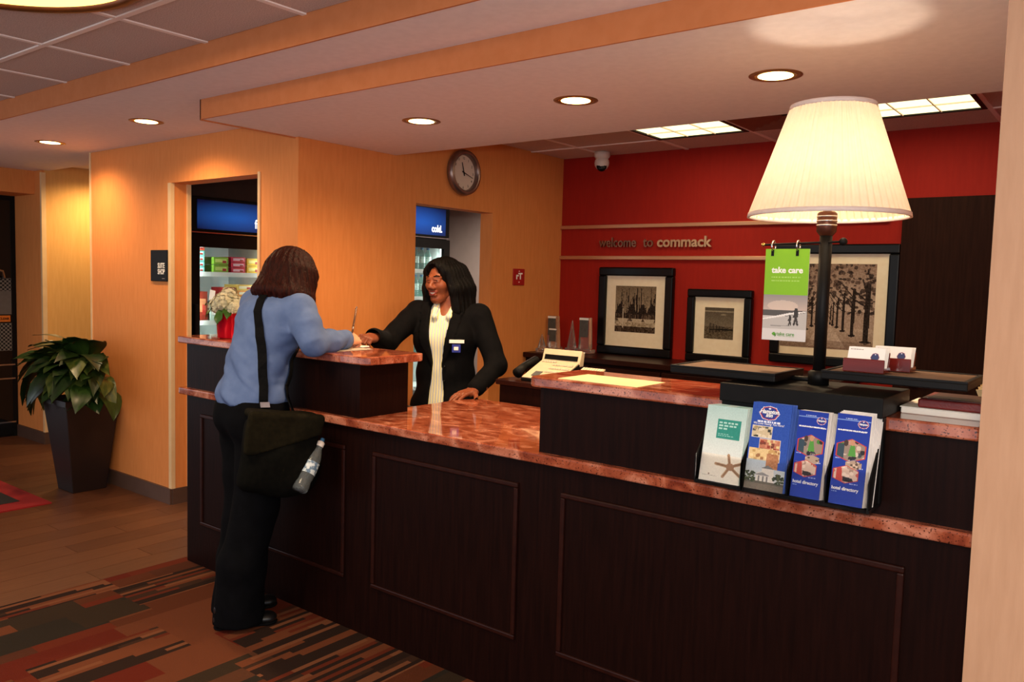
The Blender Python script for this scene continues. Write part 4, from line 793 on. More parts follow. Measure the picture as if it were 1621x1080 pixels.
# ------------------------------------------------------------------ shop coolers with their goods
XF = -5.0
M_FRI = mat('cooler_interior', (190, 196, 194), .6, col2=(184, 190, 188), nscale=10)
M_SHELF = mat('white_wire_shelf', (226, 228, 224), .4, col2=(220, 222, 218), nscale=20)
def sign_mat():
    m = mat('backlit_blue_panel', (6, 22, 70), .3); N = m.node_tree.nodes; L = m.node_tree.links; tc = N.new('ShaderNodeTexCoord'); mp = N.new('ShaderNodeMapping'); L.new(tc.outputs['Generated'], mp.inputs[0])
    mp.inputs['Location'].default_value = (0, -.5, -.45); gr = N.new('ShaderNodeTexGradient'); gr.gradient_type = 'SPHERICAL'; mp.vector_type = 'POINT'; mp.inputs['Scale'].default_value = (0, 1.35, 1.6)
    mp.inputs['Location'].default_value = (0, -.5*1.35, -.45*1.6); L.new(mp.outputs[0], gr.inputs[0]); r = N.new('ShaderNodeValToRGB'); r.color_ramp.elements[0].color = lc((4, 16, 60)); r.color_ramp.elements[1].color = lc((34, 112, 220)); r.color_ramp.elements[1].position = .9
    L.new(gr.outputs['Fac'], r.inputs[0]); b = N['Principled BSDF']; L.new(r.outputs[0], b.inputs['Emission Color']); b.inputs['Emission Strength'].default_value = .36; return m
M_SIGN = sign_mat(); M_SIGNT = mat('lit_white_text', (255, 255, 255), .5, emit=((255, 255, 255), .9), col2=(250, 250, 250), nscale=4)
def cooler(y0, y1, ztop, zs, zd, shelves, word_, label):
    t = thing('glass_door_cooler', label, 'cooler', (XF-.32, (y0+y1)/2, 0))
    mb = MB(); mb.box(XF-.66, XF-.02, y0, y0+.03, .05, zd+.02); mb.box(XF-.66, XF-.02, y1-.03, y1, .05, zd+.02); mb.box(XF-.66, XF-.63, y0, y1, .05, zd+.02); mb.box(XF-.66, XF-.02, y0, y1, .05, .22); mb.box(XF-.66, XF-.02, y0, y1, zd, zs)
    mb.build('cabinet', M_BLACK, t)
    mi = MB(); mi.box(XF-.63, XF-.62, y0+.03, y1-.03, .22, zd); mi.box(XF-.62, XF-.07, y0+.03, y0+.035, .22, zd); mi.box(XF-.62, XF-.07, y1-.035, y1-.03, .22, zd); mi.build('liner', M_FRI, t)
    h = B(XF-.66, XF+.012, y0, y1, zs, ztop).build('sign_box', M_BLACK, t, bevel=.006)
    B(XF+.012, XF+.016, y0+.055, y1-.055, zs+.015, ztop-.022).build('sign_panel', M_SIGN, h)
    text(word_, .085, (XF+.0175, y1-.10 if word_[0] == 'c' else y1-.236, zs+.045), (0, 1, 0), (0, 0, 1), M_SIGNT, h, bold=.0022, align='RIGHT' if word_[0] == 'c' else 'LEFT', sx=.82 if word_[0] == 'c' else .7)
    B(XF, XF+.014, y0+.01, y1-.01, zs-.012, zs-.004).build('chrome_strip', M_CHROME, t)
    f = .07; d = MB(); d.box(XF-.02, XF+.02, y0, y0+f, .2, zs-.02); d.box(XF-.02, XF+.02, y1-f, y1, .2, zs-.02); d.box(XF-.02, XF+.02, y0+f, y1-f, zd-.045, zs-.02); d.box(XF-.02, XF+.02, y0+f, y1-f, .2, .28)
    dd = d.build('door', M_BLKG, t); B(XF-.004, XF, y0+f, y1-f, .28, zd-.045).build('pane', M_GLASS, dd)
    B(XF+.02, XF+.05, y0+.02, y0+.045, .95, 1.25).build('handle', M_BLACK, dd, bevel=.008)
    for z in shelves:
        sh_ = B(XF-.62, XF-.075, y0+.036, y1-.036, z-.012, z).build('shelf', M_SHELF, t); B(XF-.075, XF-.065, y0+.036, y1-.036, z-.028, z+.004).build('price_rail', M_SHELF, sh_)
    for yy in (y0+.05, y1-.05):
        MB().cyl((XF-.045, yy, .3), (XF-.045, yy, zd-.03), .008, n=8).build('light_tube', mat('cooler_tube', (240, 250, 250), .5, emit=((225, 245, 240), 3.0), col2=(236, 248, 248), nscale=3) if 'cooler_tube' not in MATS else MATS['cooler_tube'], t)
    for yy, sg_ in ((y0+.062, 1), (y1-.062, -1)):
        l = bpy.data.lights.new('cooler_lamp', 'AREA'); l.shape = 'RECTANGLE'; l.size = 1.3; l.size_y = .02; l.energy = 5.0; l.color = (.90, 1, .95)
        o = bpy.data.objects.new('cooler_lamp', l); COL.objects.link(o); o.parent = t; o.location = Vector((XF-.05, yy, 1.05))-Vector(t.location); o.rotation_euler = Vector((-.75, sg_*.66, 0)).to_track_quat('-Z', 'X').to_euler()
    return t
C1 = (2.93, 3.66); C2 = (4.745, 5.452)
cooler(C1[0], C1[1], 1.965, 1.735, 1.675, (.50, .80, 1.13, 1.462), 'frozen.', 'black glass door freezer with blue sign seen through shop doorway')
cooler(C2[0], C2[1], 2.10, 1.83, 1.775, (.5, .80, 1.06, 1.30, 1.54), 'cold.', 'black glass door drink cooler signed cold seen through side opening')
def carton(y0, z, dy, dz, c1, c2, label, dx=.16, xf=XF-.085):
    t = thing('ice_cream_box', label, 'box', (xf-dx/2, y0+dy/2, z), 'boxes in the freezer')
    B(xf-dx, xf, y0, y0+dy, z, z+dz).build('carton', mat('carton_ink', c1, .45, col2=tuple(int(q*.9) for q in c1), nscale=6), t, bevel=.002)
    B(xf, xf+.001, y0+dy*.12, y0+dy*.88, z+dz*.3, z+dz*.75).build('brand_panel', mat('carton_panel', c2, .5, col2=tuple(int(q*.9) for q in c2), nscale=20), t)
    B(xf, xf+.0015, y0+dy*.6, y0+dy*.85, z+dz*.2, z+dz*.55).build('emblem', mat('carton_emblem', (170, 50, 40), .5, col2=(150, 40, 30), nscale=20), t)
LV = ('lowest', 'second', 'middle', 'fourth', 'topmost')
for i in range(5): carton(3.012, 1.463+i*.037, .085, .034, (120, 206, 196) if i < 4 else (222, 90, 60), (236, 244, 240), LV[i]+' box of the teal stack on the upper freezer shelf')
for i in range(2): carton(3.165, 1.463+i*.055, .115, .052, (126, 170, 52), (206, 220, 120), ('lower', 'upper')[i]+' green box on the upper freezer shelf')
for i in range(3): carton(3.305, 1.463+i*.038, .11, .036, (206, 34, 66), (250, 200, 214), ('lowest', 'middle', 'topmost')[i]+' pink box on the upper freezer shelf')
for i in range(2): carton(3.43, 1.463+i*.055, .11, .052, (226, 180, 40), (250, 230, 140), ('lower', 'upper')[i]+' yellow box on the upper freezer shelf')
carton(3.02, 1.131, .10, .20, (126, 40, 26), (190, 120, 80), 'dark red tall box on the second freezer shelf')
carton(3.14, 1.131, .09, .13, (190, 214, 200), (250, 250, 240), 'pale mint box beside the dark red box in the freezer')
carton(3.245, 1.131, .095, .23, (136, 18, 20), (226, 120, 110), 'tall crimson box in the middle of the second freezer shelf')
for i in range(6): carton(3.35, 1.131+i*.042, .13, .04, (236, 196, 96) if i % 2 else (240, 150, 60), (250, 236, 200), ('lowest', 'second', 'third', 'fourth', 'fifth', 'topmost')[i]+' box of the yellow and orange freezer stack')
carton(3.49, 1.131, .09, .2, (200, 40, 50), (250, 220, 210), 'red box at the right end of the second freezer shelf')
for i in range(4): carton(3.012+.135*i, .801, .12, .15+.03*(i % 2), [(80, 150, 80), (150, 190, 170), (60, 120, 70), (200, 190, 150)][i], (220, 240, 220), ['green box lowest left in the freezer', 'mint box low in the freezer', 'dark green box low in the freezer', 'cream box low in the freezer'][i])
M_BOT = mat('drink_bottle', (170, 214, 206), .08, trans=.75, col2=(150, 200, 190), nscale=5, ior=1.33); M_CAPB = mat('bottle_cap_blue', (60, 110, 150), .4, col2=(54, 100, 140), nscale=20); M_LABW = mat('bottle_label', (210, 226, 220), .5, col2=(120, 170, 160), nscale=30, stretch=(1, 1, 4))
def bottle_proto():
    t = thing('water_bottle', 'x', 'bottle', (0, 0, 0), 'bottles in the drink cooler')
    MB().lathe([(.001, 0), (.029, 0), (.031, .01), (.029, .05), (.031, .09), (.030, .125), (.022, .152), (.012, .17), (.012, .18)], n=14).build('bottle_body', M_BOT, t, smooth=True)
    MB().lathe([(.014, .178), (.014, .195), (.001, .196)], n=12).build('cap', M_CAPB, t, smooth=True)
    MB().lathe([(.0317, .06), (.0317, .115)], n=14).build('label_band', M_LABW, t, smooth=True); return t
proto = bottle_proto(); first = True
rows = ('lowest', 'second', 'third', 'fourth', 'top')
for r_, z in enumerate((.8, 1.06, 1.30, 1.54)):
    for c_ in range(7):
        src = proto
        if first: t = proto; first = False
        else:
            t = src.copy(); COL.objects.link(t)
            for ch in src.children: k = ch.copy(); COL.objects.link(k); k.parent = t
        t.location = (XF-.125, C2[0]+.095+.0775*c_+.015, z+.001)
        t['label'] = 'clear water bottle, %s from the right on the %s cooler shelf' % (('first', 'second', 'third', 'fourth', 'fifth', 'sixth', 'seventh')[6-c_], ('lowest', 'second', 'third', 'top')[r_])
downlight(-4.45, 4.9, 2.44, 'downlight in the shop ceiling', 85, col=(1, .8, .62))
# ------------------------------------------------------------------ vase with hydrangeas on the left ledge
vx, vy = -3.53, 2.275
vs_ = thing('flower_pot', 'shiny red metal flower pot on the left granite ledge', 'vase', (vx, vy, ZR))
MB().lathe([(.001, .001), (.046, .001), (.048, .006), (.055, .125), (.057, .128), (.053, .128), (.046, .02), (.001, .02)], (vx, vy, ZR), 40).build('pot', mat('red_foil', (205, 14, 44), .22, metal=.55, col2=(190, 10, 38), nscale=6), vs_, smooth=True)
fb = thing('flower_bouquet', 'white hydrangea bouquet with green leaves in the red pot', 'flowers', (vx, vy, ZR+.10))
M_PETAL = mat('white_petal', (206, 198, 168), .7, col2=(186, 178, 142), nscale=12); M_LEAF = mat('green_leaf', (52, 88, 30), .4, col2=(84, 116, 48), nscale=10, spec=.4)
def bloom(c, R):
    mb = MB()
    for i in range(110):
        d = np.random.normal(size=3); d /= np.linalg.norm(d)
        if d[2] < -.5: continue
        u, v, n = frame3(np.cross(d, [.3, .5, .8]), np.cross(d, np.cross(d, [.3, .5, .8]))); p = np.asarray(c)+d*R*random.uniform(.85, 1.08); a0 = random.random()*6
        for k in range(4):
            a = a0+k*1.571; e1 = math.cos(a)*u+math.sin(a)*v; e2 = -math.sin(a)*u+math.cos(a)*v; s_ = .011
            mb.add([p, p+e1*s_*.6+e2*s_*.5+d*.002, p+e1*s_*1.1+d*.003, p+e1*s_*.6-e2*s_*.5+d*.002], [(0, 1, 2, 3)])
    mb.ball(c, R*.88, 12, 8); return mb
for c, R in (((-.035, -.03, .155), .042), ((.02, -.04, .175), .045), ((.05, .01, .165), .042), ((-.03, .03, .18), .042), ((.005, .0, .205), .04), ((-.062, .0, .15), .036), ((.085, -.02, .15), .03)):
    bloom((vx+c[0], vy+c[1], ZR+c[2]), R).build('bloom', M_PETAL, fb)
def leaf_mesh(L_, W_, bend, name, m, fold=.15, n=7):
    V = []; F = []
    for i in range(n+1):
        t = i/n; w = W_*math.sin(math.pi*min(1, t*.93+.05))**.8*(1-.35*t) if t < 1 else .0015; y = L_*(t-bend*.18*t*t); z = bend*L_*(.55*t-t*t*.95)
        for sx in (-1, -.5, 0, .5, 1): V.append((sx*w/2, y, z+fold*abs(sx)*w*.5+.006*math.sin(t*9+sx)*(abs(sx) > .9)))
    for i in range(n):
        for j in range(4): F.append((i*5+j, i*5+j+1, i*5+j+6, i*5+j+5))
    mb = MB().add(V, F); V2 = np.array(V)+[0, 0, -.0012]; mb.add(V2, [f[::-1] for f in F]); return mb.mesh(name, m, smooth=True)
lm = leaf_mesh(.085, .055, .5, 'leaf', M_LEAF)
for i, (a, z, el) in enumerate(((-.6, .14, -.5), (-1.2, .13, -.9), (.3, .14, -.2), (2.5, .14, -.3), (3.6, .15, .2), (-2.1, .15, -.6), (1.2, .17, .4))):
    o = mkobj('leaf', lm, fb, loc=(.045*math.cos(a), .045*math.sin(a), z-.10+.01)); o.rotation_euler = (el, 0, a-1.571)
gc = thing('gift_card', 'small white card on a pick among the hydrangeas', 'card', (vx-.055, vy-.035, ZR+.12))
MB().cyl((vx-.055, vy-.03, ZR+.12), (vx-.058, vy-.045, ZR+.2), .0015, n=6).build('pick', M_LEAF, gc)
MB().hexa([(vx-.085, vy-.05, ZR+.185), (vx-.03, vy-.056, ZR+.18), (vx-.03, vy-.055, ZR+.18), (vx-.085, vy-.049, ZR+.185), (vx-.09, vy-.04, ZR+.235), (vx-.035, vy-.046, ZR+.23), (vx-.035, vy-.045, ZR+.23), (vx-.09, vy-.039, ZR+.235)]).build('card', M_PAPER, gc)
# ------------------------------------------------------------------ planter
px, py = -5.535, 2.475
pt = thing('potted_plant', 'leafy green plant in a tall dark square planter', 'plant', (px, py, 0))
def sq(h, z): return [(px-h, py-h, z), (px+h, py-h, z), (px+h, py+h, z), (px-h, py+h, z)]
MB().hexa(sq(.108, 0)+sq(.172, .60)).build('planter', mat('dark_planter', (34, 20, 17), .4, col2=(28, 16, 14), nscale=6), pt, bevel=.004)
rim = MB()
for a in ((-.176, .176, -.176, -.150), (-.176, .176, .150, .176), (-.176, -.150, -.150, .150), (.150, .176, -.150, .150)): rim.box(px+a[0], px+a[1], py+a[2], py+a[3], .58, .615)
rim.build('planter_rim', MATS['dark_planter'], pt)
B(px-.15, px+.15, py-.15, py+.15, .59, .605).build('soil', mat('soil', (40, 28, 20), .95, col2=(54, 38, 28), nscale=60), pt)
M_PL = [mat('plant_leaf', c, .35, spec=.5, col2=d, nscale=16, stretch=(3, .5, 1)) for c, d in (((26, 48, 16), (44, 70, 24)), ((36, 58, 20), (92, 96, 40)), ((20, 38, 14), (34, 56, 22)))]
LMS = [leaf_mesh(l_, w_, b_, 'leaf', M_PL[i % 3], .12) for i, (l_, w_, b_) in enumerate(((.27, .15, .7), (.24, .16, 1.0), (.30, .14, 1.1), (.20, .14, .5), (.26, .16, 1.35)))]
rng = random.Random(11)
for i in range(118):
    a = i*2.39996; lv = (i/118.0); el = -.05+1.15*lv**1.3+rng.uniform(-.25, .25); r0 = .02+.10*(1-lv)*rng.random()+.06*rng.random(); zb = .60+.02+.20*lv+.12*rng.random()*(1 if lv < .6 else .6); reach = .05*rng.random()
    if math.sin(a) > .02: a = -a       # the wall stands behind
    x, y = r0*math.cos(a)*1.9, r0*math.sin(a)
    o = mkobj('leaf', LMS[i % 5], pt, loc=(x, y, zb)); s_ = rng.uniform(.75, 1.12)*(1+.28*abs(math.cos(a)))
    if math.sin(a) > .12: s_ *= .6; y = min(y, .02)
    o.scale = (s_,)*3; o.rotation_euler = (el-.15, rng.uniform(-.35, .35), a-1.571)
    if i % 2 == 0: MB().tube([(px+x*.3, py+y*.3, .6), (px+x, py+y, zb)], .004, 6).build('stem', M_LEAF, pt)
# ------------------------------------------------------------------ entry mat and glass door
em = thing('entry_mat', 'red floor mat with black centre at the left edge', 'mat', (-6.3, 1.6, 0))
B(-7.3, -5.29, 1.1, 2.18, 0, .008).build('border', mat('red_mat', (150, 22, 22), .95, col2=(130, 16, 16), nscale=200), em)
B(-7.2, -5.45, 1.2, 2.06, .008, .010).build('centre', mat('black_mat', (22, 20, 18), .95, col2=(30, 28, 24), nscale=200), em)
gd = thing('door_2', 'dark glass entry door with frosted bands at the left edge', None, (-7.7, 2.3, 0), kind='structure')
M_DGL = mat('night_glass', (8, 9, 9), .05, spec=.6, col2=(11, 12, 12), nscale=3)
B(-7.72, -7.70, 1.4, 2.908, 0, 2.07).build('pane', M_DGL, gd)
for y in (1.4, 2.16, 2.89): B(-7.725, -7.695, y-.018, y+.018, 0, 2.07).build('stile', M_BLACK, gd)
for z, hh in ((.02, .04), (2.03, .04)): B(-7.725, -7.694, 1.4, 2.90, z, z+hh).build('rail', M_BLACK, gd)
M_FRO = mat('frosted_band', (110, 104, 96), .6, col2=(104, 98, 90), nscale=20)
dm = mat('dotted_film', (70, 68, 64), .6, spec=.3); nt = dm.node_tree; vt = nt.nodes.new('ShaderNodeTexChecker'); vt.inputs['Scale'].default_value = 60; vt.inputs['Color1'].default_value = lc((128, 122, 112)); vt.inputs['Color2'].default_value = lc((24, 24, 22)); tcn = nt.nodes.new('ShaderNodeTexCoord'); nt.links.new(tcn.outputs['Object'], vt.inputs[0]); nt.links.new(vt.outputs[0], nt.nodes['Principled BSDF'].inputs['Base Color'])
for z0_, z1_, nm_, m_ in ((1.26, 1.37, 'dotted_band', dm), (1.06, 1.26, 'frosted_band', M_FRO), (.747, .985, 'dotted_band', dm)): B(-7.699, -7.697, 2.18, 2.87, z0_, z1_).build(nm_, m_, gd)
B(-7.699, -7.696, 2.758, 2.860, .996, 1.05).build('orange_sticker', mat('orange_sticker', (232, 130, 40), .5, col2=(224, 120, 34), nscale=10), gd, bevel=.012)
text('CLEAR', .026, (-7.6955, 2.81, 1.014), (0, 1, 0), (0, 0, 1), M_BLKG, gd, align='CENTER', bold=.001)
MB().tube([(-7.69, 2.80, 1.37), (-7.65, 2.80, 1.38), (-7.64, 2.785, 1.43), (-7.64, 2.70, 1.45), (-7.64, 2.4, 1.45)], .012, 10).build('handle', M_CHROME, gd, smooth=True)
for z in (.62, .50, .12): B(-7.698, -7.692, 2.18, 2.89, z, z+.012).build('chrome_bar', M_CHROME, gd)
# ------------------------------------------------------------------ people
M_SKIN = mat('light_skin', (226, 160, 124), .5, spec=.35, col2=(216, 146, 112), nscale=14)
M_SKIN2 = mat('brown_skin', (140, 76, 48), .42, spec=.4, col2=(124, 64, 40), nscale=14)
def hairmat(name, a, b): return mat(name, a, .5, spec=.10, col2=b, nscale=34, stretch=(3, 3, .25), ramp=(.35, .7), bump=.5, bscale=90, bstretch=(3, 3, .2))
M_HAIR1 = hairmat('auburn_hair', (30, 8, 5), (54, 17, 9)); M_HAIR2 = hairmat('black_hair', (7, 6, 6), (15, 12, 11))
M_SHIRT = mat('blue_shirt', (84, 103, 144), .8, spec=.15, col2=(93, 112, 153), nscale=20, bump=.12, bscale=30)
M_TROU = mat('black_trousers', (6, 6, 8), .9, spec=.08, col2=(9, 9, 12), nscale=30)
M_SHOE = mat('black_leather', (14, 13, 13), .35, col2=(20, 18, 18), nscale=20)
M_BAG = mat('olive_black_canvas', (8, 8, 6), .9, spec=.06, col2=(13, 12, 9), nscale=60)
M_STRAP = mat('black_webbing', (6, 6, 7), .8, spec=.1, col2=(10, 10, 11), nscale=80)
M_BLAZ = mat('black_blazer', (9, 9, 11), .85, spec=.1, col2=(13, 12, 14), nscale=40)
M_EYE = mat('eye_white', (226, 216, 206), .2, col2=(222, 212, 202), nscale=10); M_IRIS = mat('dark_iris', (30, 18, 12), .15, col2=(36, 22, 16), nscale=10); M_LIP = mat('lip', (150, 62, 52), .4, col2=(140, 56, 46), nscale=20); M_LIP1 = mat('pink_lip', (190, 100, 90), .4, col2=(180, 92, 82), nscale=20); M_TEETH = mat('teeth', (238, 228, 212), .25, col2=(234, 224, 208), nscale=10)
def basis(fwd, upv=(0, 0, 1)):
    f = np.asarray(fwd, float); f /= np.linalg.norm(f); r = np.cross(f, upv); r /= np.linalg.norm(r); u = np.cross(r, f); return np.array([r, f, u]).T   # columns: right, forward, up
def head(R, c, h=.0038, neck=(0, -.045, -.20), smile=False, s=1.0):
    g = G((-.11*s, -.135*s, -.24*s), (.11*s, .15*s, .15*s), h, R, c)
    def e(p, r, k=.02, op='u'): g.ell(np.array(p)*s, np.array(np.broadcast_to(r, (3,)))*s, k*s, op)
    def cn(a, b, ra, rb=None, k=.015, op='u'): g.cone(np.array(a)*s, np.array(b)*s, ra*s, None if rb is None else rb*s, k*s, op)
    e((0, -.015, .03), (.073, .092, .086)); e((0, .034, -.024), (.058, .056, .080), .03); e((0, .068, -.091), .0175, .026)
    for sx in (-1, 1):
        e((sx*.036, .062, -.022 if not smile else -.018), (.026, .026, .025), .022); cn((sx*.046, .0, -.058), (sx*.013, .058, -.092), .021, .016, .025)
        e((sx*.031, .100, .008), (.017, .013, .010), .010, 's'); e((sx*.0135, .098, -.030), (.0105, .012, .0095), .008); e((sx*.075, -.012, -.004), (.010, .020, .032), .01)
        cn((sx*.014, .089, .024), (sx*.045, .078, .024), .009, .007, .014)
        cn((sx*.018, .0945, .0135), (sx*.045, .084, .011), .0040, .003, .006); cn((sx*.018, .0935, .0015), (sx*.045, .083, .003), .0035, .003, .006)
    cn((0, .086, .016), (0, .106, -.020), .008, .0105, .012); e((0, .1065, -.024), .0108, .01)
    cn((-.019, .087, -.052), (.019, .087, -.052), .0075, None, .008); cn((-.016, .086, -.066), (.016, .086, -.066), .0085, None, .008); 
    if smile: e((0, .100, -.0575), (.027, .017, .0078), .006, 's')
    else: e((0, .102, -.0595), (.022, .008, .0018), .004, 's')
    cn((0, -.022, -.07), neck, .050, .054, .03)
    return g.get()
def face_bits(R, c, par, lip, smile, s=1.0):
    P = lambda p: np.asarray(c)+R@(np.asarray(p, float)*s)
    for sx in (-1, 1):
        e = MB().ball(P((sx*.031, .0785, .0075)), .0125*s, 14, 10).build('eye', M_EYE, par, smooth=True)
        MB().ball(P((sx*.031, .0885, .0070)), np.array([.0055, .0032, .0055])*s, 12, 8, A=R).build('iris', M_IRIS, e, smooth=True)
        MB().tube([P((sx*.016, .0965, .029)), P((sx*.032, .0945, .034)), P((sx*.048, .083, .030))], np.array([.0026, .003, .0016])*s, 8).build('eyebrow', M_HAIR2 if smile else M_HAIR1, par, smooth=True)
    w = .029 if smile else .023; xs = np.linspace(-w, w, 11); rr_ = np.array([.0012, .0026, .0034, .0038, .0036, .0030, .0036, .0038, .0034, .0026, .0012])*s; yy = lambda x: .0935-9.5*x*x
    MB().tube([P((x, yy(x)+.001, (-.0505+.0060*(x/w)**2) if smile else -.0565+.001*(x/w)**2)) for x in xs], rr_, 8).build('lip', lip, par, smooth=True)
    MB().tube([P((x, yy(x), (-.0665+.0215*(x/w)**2) if smile else -.0645+.007*(x/w)**2)) for x in xs], rr_*1.2, 8).build('lip', lip, par, smooth=True)
    if smile: MB().tube([P((x, yy(x)-.0055, -.0575+.0115*(x/w)**2)) for x in np.linspace(-.024, .024, 9)], np.array([.0025, .0040, .0052, .0058, .006, .0058, .0052, .0040, .0025])*s, 8).build('teeth', M_TEETH, par, smooth=True)
def hand(wrist, fdir, dorsal, side, curl, spread=0.05, thumb=(.75, .55, -.35), tcurl=.5, elbow=None, s=1.0, h=.0026):
    # side +1: the thumb lies on the local +x side; dorsal = back of the hand
    f = np.asarray(fdir, float); f /= np.linalg.norm(f); d = np.asarray(dorsal, float); d = d-f*(d@f); d /= np.linalg.norm(d); x = np.cross(f, d); R = np.array([x, f, d]).T
    g = G(np.array((-.085, -.30 if elbow is not None else -.06, -.11)), np.array((.085, .20, .07)), h, R, wrist) if elbow is None else G(np.array((-.085, -.07, -.11)), np.array((.085, .20, .07)), h, R, wrist)
    S = side
    bx = [.027, .009, -.009, -.026]; bl = [.078, .083, .080, .072]; fl_ = [.070, .078, .072, .056]
    for i in range(4): g.cone((S*bx[i]*.55*s, .004, 0), (S*bx[i]*s, bl[i]*s, .001), .0125*s, .0095*s, .012)
    g.cone((S*.014*s, .012, -.006), (S*.022*s, .05*s, -.008), .015*s, .012*s, .012); g.cone((-S*.018*s, .012, -.004), (-S*.022*s, .055*s, -.004), .013*s, .011*s, .012)
    g.cone((0, -.065, 0), (0, .01, 0), .024*s, .022*s, .015, sq=(.85, 1, 1.2))
    tips = []
    for i in range(4):
        p = np.array([S*bx[i]*s, bl[i]*s, .001]); a = 0; sp = S*spread*(1.5-i); c = curl[i]
        for j, (fr, cu) in enumerate(((.44, .8), (.31, 1.1), (.25, .75))):
            a += c*cu; q = p+fl_[i]*s*fr*np.array([math.sin(sp)*math.cos(a), math.cos(a)*math.cos(sp), -math.sin(a)]); r0 = (.0088, .0080, .0073)[j]*s; r1 = (.0080, .0073, .0062)[j]*s
            g.cone(p, q, r0, r1, .003 if j else .006); p = q
        tips.append(R@p+np.asarray(wrist))
    t = np.array([S*thumb[0], thumb[1], thumb[2]]); t /= np.linalg.norm(t); p = np.array([S*.022*s, .020*s, -.008]); ax = np.array([-S*.6, .75, -.15])
    for j, (l_, r0, r1) in enumerate(((.042, .0125, .0108), (.032, .0105, .0092), (.027, .0092, .0072))):
        q = p+t*l_*s; g.cone(p, q, r0*s, r1*s, .005); p = q; t = t+ax*tcurl*.55; t /= np.linalg.norm(t)
    return g.get(), tips, R, R@p+np.asarray(wrist)
def limb(P, r, h=.006, k=.02):
    P = np.asarray(P, float); m = max(r)+.02; g = G(P.min(0)-m, P.max(0)+m, h); g.chain(P, r, k); return g.get()
A_ = np.array

# ---- customer, seen from behind at the desk
K = A_((-2.93, 1.96, 0.0))
cu_ = thing('person', 'dark-haired customer in blue shirt and black trousers leaning on the desk', 'person', tuple(K))
hR = basis((.02, .95, -.30)); hc = A_((-2.912, 2.195, 1.440))
shR, shL = A_((-2.765, 2.12, 1.315)), A_((-3.085, 2.13, 1.325))
elR, wrR = A_((-2.665, 2.105, 1.182)), A_((-2.735, 2.335, 1.182)); elL, wrL = A_((-3.15, 2.22, 1.19)), A_((-2.99, 2.40, 1.183))
hd, _, _, _ = hand(wrR+A_((-.012, .022, .002)), (-.30, .95, -.02), (.55, .25, .8), -1, (.75, .85, .95, 1.0), .04, (.55, .8, -.3), .45, s=.95)
hdL, _, _, _ = hand(wrL+A_((.012, .022, -.004)), (.55, .83, -.05), (0, 0, 1), 1, (.2, .22, .25, .3), .06, (.8, .5, -.25), .3, s=.95)
g = G((-3.30, 1.74, .10), (-2.55, 2.36, 1.42), .009)
g.ell((-2.93, 2.005, .93), (.155, .11, .12), .05); g.ell((-2.93, 2.03, 1.06), (.125, .09, .16), .05); g.ell((-2.93, 2.085, 1.23), (.145, .095, .13), .05); g.cone(shL, shR, .05, .05, .04); g.cone((-2.92, 2.09, 1.30), (-2.918, 2.145, 1.39), .06, .05, .03)
g.chain([shR, elR, wrR], [.045, .038, .026]); g.chain([shL, elL, wrL], [.045, .038, .026])
g.chain([(-2.85, 2.0, .88), (-2.875, 1.97, .48), (-2.89, 1.90, .09)], [.08, .055, .04]); g.chain([(-3.01, 2.01, .88), (-3.01, 2.0, .48), (-3.02, 1.965, .09)], [.08, .055, .04])
soft('body', [g.get(), head(hR, hc, .0045, s=.97), hd, hdL], M_SKIN, cu_)
face_bits(hR, hc, cu_, M_LIP1, False, .97)
# bobbed hair
g = G((-.17, -.19, -.20), (.17, .14, .16), .0055, hR, hc)
g.ell((0, -.022, .036), (.094, .108, .098), .02)
for a in np.linspace(-2.55, 2.55, 13):
    d = A_((math.sin(a), -math.cos(a))); fl_ = 1.0+.16*(abs(a) > .6)
    g.cone((d[0]*.070, -.018+d[1]*.072, .02), (d[0]*.098*fl_, -.028+d[1]*.096, -.085), .038, .030, .03); g.cone((d[0]*.098*fl_, -.028+d[1]*.096, -.085), (d[0]*.088*fl_, -.020+d[1]*.088, -.128+.008*math.sin(a*5)), .030, .012, .02)
g.ell((0, .115, -.035), (.062, .085, .095), .02, 's'); g.ell((0, -.01, -.12), (.055, .06, .06), .02, 's')
X, Y, Z = g.grids(); an = np.arctan2(X, -(Y+.02)); g.F = (g.F+.0022*np.sin(an*26+6*np.sin(Z*14))+.0016*np.sin(an*57+Z*30)).astype(np.float32)
soft('hair', [g.get()], M_HAIR1, cu_)
# shirt
g = G((-3.32, 1.72, .84), (-2.53, 2.46, 1.44), .0065)
g.ell((-2.93, 2.00, .945), (.168, .130, .11), .05); g.ell((-2.93, 2.028, 1.07), (.148, .116, .15), .06); g.ell((-2.93, 2.08, 1.22), (.170, .118, .13), .06); g.ell((-2.93, 2.085, 1.30), (.155, .092, .07), .05)
g.cone(shL, shR, .058, .058, .05); g.cone((-2.925, 2.105, 1.33), (-2.92, 2.135, 1.375), .066, .060, .03)
g.chain([shR, (elR+shR)/2+A_((.012, -.006, 0)), elR, (elR+wrR)/2, wrR], [.061, .056, .051, .047, .041], .03); g.chain([shL, elL, wrL], [.066, .055, .040], .03)
X, Y, Z = g.grids(); g.wrinkle(.0060, 50, np.clip((1.36-Z)/.1, 0, 1)*(.35+.65*np.clip((1.25-Z)/.15, 0, 1))); fo_ = np.sin(78*(Z+.22*X)+3*np.sin(9*X+7*Y)+1.2)*np.sin(19*X+23*Y+11*Z); g.F = (g.F-.0042*np.clip(fo_, 0, 1)**2*np.clip((1.34-Z)/.08, 0, 1)).astype(np.float32); g.clip(.905+.025*np.clip((Y-1.96)/.1, -1, 1)*-1+.012*np.sin(X*22)-Z+0*Y)
soft('shirt', [g.get()], M_SHIRT, cu_); GS = g
g = G((-3.03, 2.02, 1.33), (-2.80, 2.24, 1.44), .005)
